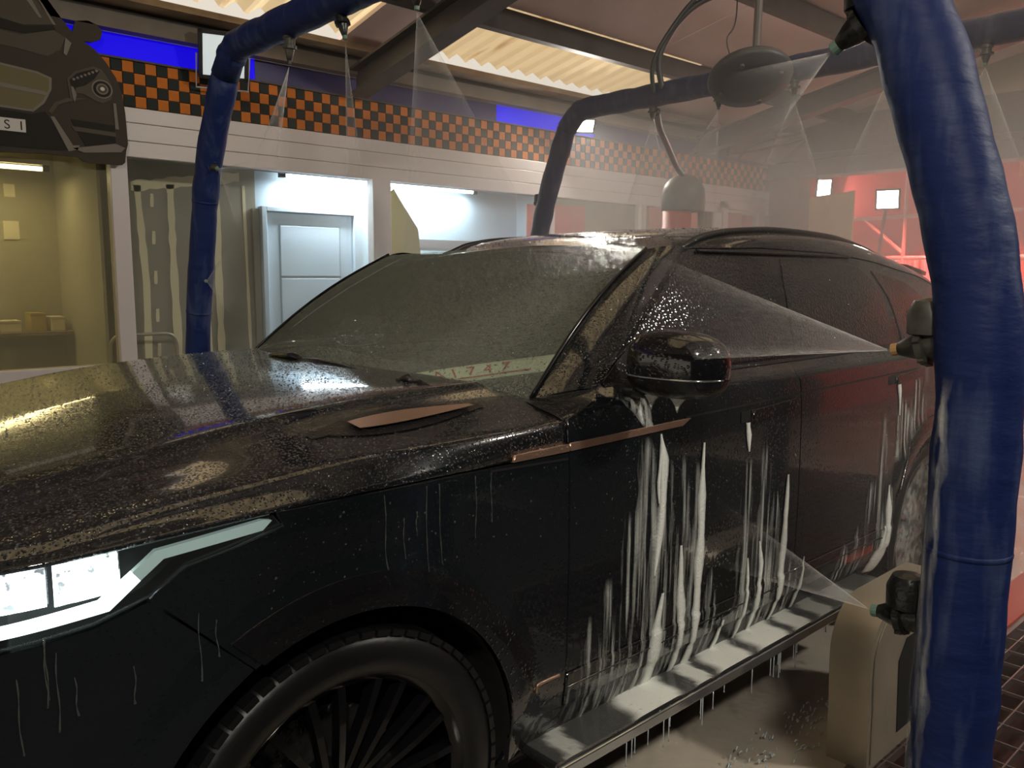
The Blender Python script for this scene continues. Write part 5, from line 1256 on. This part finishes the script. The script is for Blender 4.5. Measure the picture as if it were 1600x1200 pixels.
# ---- in the red shelter
b_ = MB().prism([(9.0, 3.06, 1.0), (9.0, 3.06, 2.42), (9.0, 2.37, 2.475), (9.0, 2.38, 1.0)], (.03, 0, 0)).put('cream_board', 'cream_board', label='plain cream board standing in the opening to the red shelter', cat='board')
floodlight('floodlight', (11.6, 3.10, 2.58), (6, 1.5, 1.4), .34, .30, 'blazing floodlight on a pole in the red shelter', 60)
cable('lamp_pole', [(11.68, 3.14, 2.5), (11.7, 3.2, 2.1), (11.7, 3.25, 1.2), (11.7, 3.25, 0)], .025, 'thin pole carrying the blazing floodlight in the shelter', 'pole')
floodlight('floodlight', (11.4, .60, 2.02), (5, -.5, 1), .26, .22, 'bright floodlight in the red shelter seen past the blue leg', 14)
floodlight('floodlight', (12.2, 4.40, 2.88), (8, 1, 1.5), .24, .30, 'lit panel imitating a bright daylight opening in the corner of the red shelter', 20)  # lamp added in place of an overexposed opening to daylight
for pts, lab in ((((11.9, 2.95, 0), (11.9, 2.95, 3.2)), 'pale upright shelter pole next to the blazing floodlight'), (((11.9, .2, 0), (11.9, .2, 3.2)), 'pale upright shelter pole behind the floodlight seen past the blue leg'), (((11.9, -1.6, 1.74), (11.9, 5.5, 1.74)), 'pale level shelter rail above the strip curtains'), (((11.9, -1.6, 2.42), (11.9, 5.5, 2.30)), 'pale sloping shelter rail across the red tarpaulin'), (((11.9, 2.95, 1.8), (11.9, 3.6, 2.35)), 'short diagonal shelter brace beside the upright pole')):
    MB().tube(pts, .03, 8).put('frame_pole', 'pole_pale', label=lab, cat='pole', group='shelter frame poles')
def led_bar(loc, target, ln, power, label):
    t = thing('red_lamp_bar', label, 'lamp', None, loc)
    local(MB().box(loc[0] - .03, loc[0] + .03, loc[1] - ln / 2, loc[1] + ln / 2, loc[2], loc[2] + .05).put('housing', 'lamp_body', None), t)
    mat('red_led', (1, .1, .08), .4, emit=(1, .10, .07), estr=4)
    local(MB().box(loc[0] - .025, loc[0] + .025, loc[1] - ln / 2 + .02, loc[1] + ln / 2 - .02, loc[2] - .012, loc[2]).put('diffuser', 'red_led', None), t)
    area_light('red_light', (0, 0, -.02), Vector(target) - Vector(loc), ln, power, (1, .10, .07), t, .12).data.spread = radians(62)
led_bar((8.95, -1.4, 3.0), (4.6, -1.3, 0), 2.0, 330, 'red lamp bar under the tarpaulin roof just past the opening')
led_bar((10.9, 1.5, 3.05), (11.8, 1.5, 1.0), 4.0, 260, 'added red lamp bar reddening the tarpaulins deeper inside the shelter')  # unseen lamp added to redden and brighten the tarpaulins

# ---- mist hanging in the rear of the bay
def mist(name, x0, x1, y0, y1, z0, z1, dens, label):
    m = bpy.data.materials.new(name); m.use_nodes = True; N, L = nodes_of(m); N.remove(N['Principled BSDF'])
    tc = N.new('ShaderNodeTexCoord'); sp = N.new('ShaderNodeSeparateXYZ'); L.new(tc.outputs['Object'], sp.inputs[0])
    def ramp(out, a, b, lo, hi):
        r = N.new('ShaderNodeMapRange'); r.interpolation_type = 'SMOOTHSTEP'; r.inputs[1].default_value = a; r.inputs[2].default_value = b; r.inputs[3].default_value = lo; r.inputs[4].default_value = hi
        L.new(out, r.inputs[0]); return r.outputs[0]
    def mul(a, b):
        k = N.new('ShaderNodeMath'); k.operation = 'MULTIPLY'
        for i, q in enumerate((a, b)):
            if isinstance(q, float): k.inputs[i].default_value = q
            else: L.new(q, k.inputs[i])
        return k.outputs[0]
    d = mul(mul(ramp(sp.outputs[0], x0, x0 + 2.4, 0, 1), ramp(sp.outputs[2], 1.9, z1, 1, 0)), dens)
    d = mul(d, ramp(sp.outputs[1], y0, y0 + 1.0, 0, 1))
    v = N.new('ShaderNodeVolumeScatter'); L.new(d, v.inputs['Density']); v.inputs['Anisotropy'].default_value = .2; v.inputs['Color'].default_value = (1, .97, .94, 1)
    L.new(v.outputs[0], N['Material Output'].inputs['Volume']); MATS[name] = m
    return MB().box(x0, x1, y0, y1, z0, z1).put('mist', name, label=label, kind='stuff')
mist('mist_rear', .9, 8.3, -2.2, 3.05, .03, 3.04, .15, 'fine water mist hanging over the rear of the car')

# ---- splashing water on the floor beside the step
def splashes():
    rnd = random.Random(5); b = MB()
    for _ in range(260):
        x = rnd.uniform(1.0, 2.5); y = -1.02 - abs(rnd.gauss(0, .09)); l = rnd.uniform(.006, .022); r = rnd.uniform(.0012, .0028); a = rnd.uniform(-.6, .6); z = .002 + rnd.random() ** 3 * .05
        b.tube([(x, y, z), (x + l * .5, y + l * a * .5, z + .006), (x + l, y + l * a, z + .002)], [r, r * 1.3, r * .6], 5)
    b.put('floor_splash', 'flood_glass', smooth=True, label='splashing drops of water on the floor beside the side step', kind='stuff')
splashes()
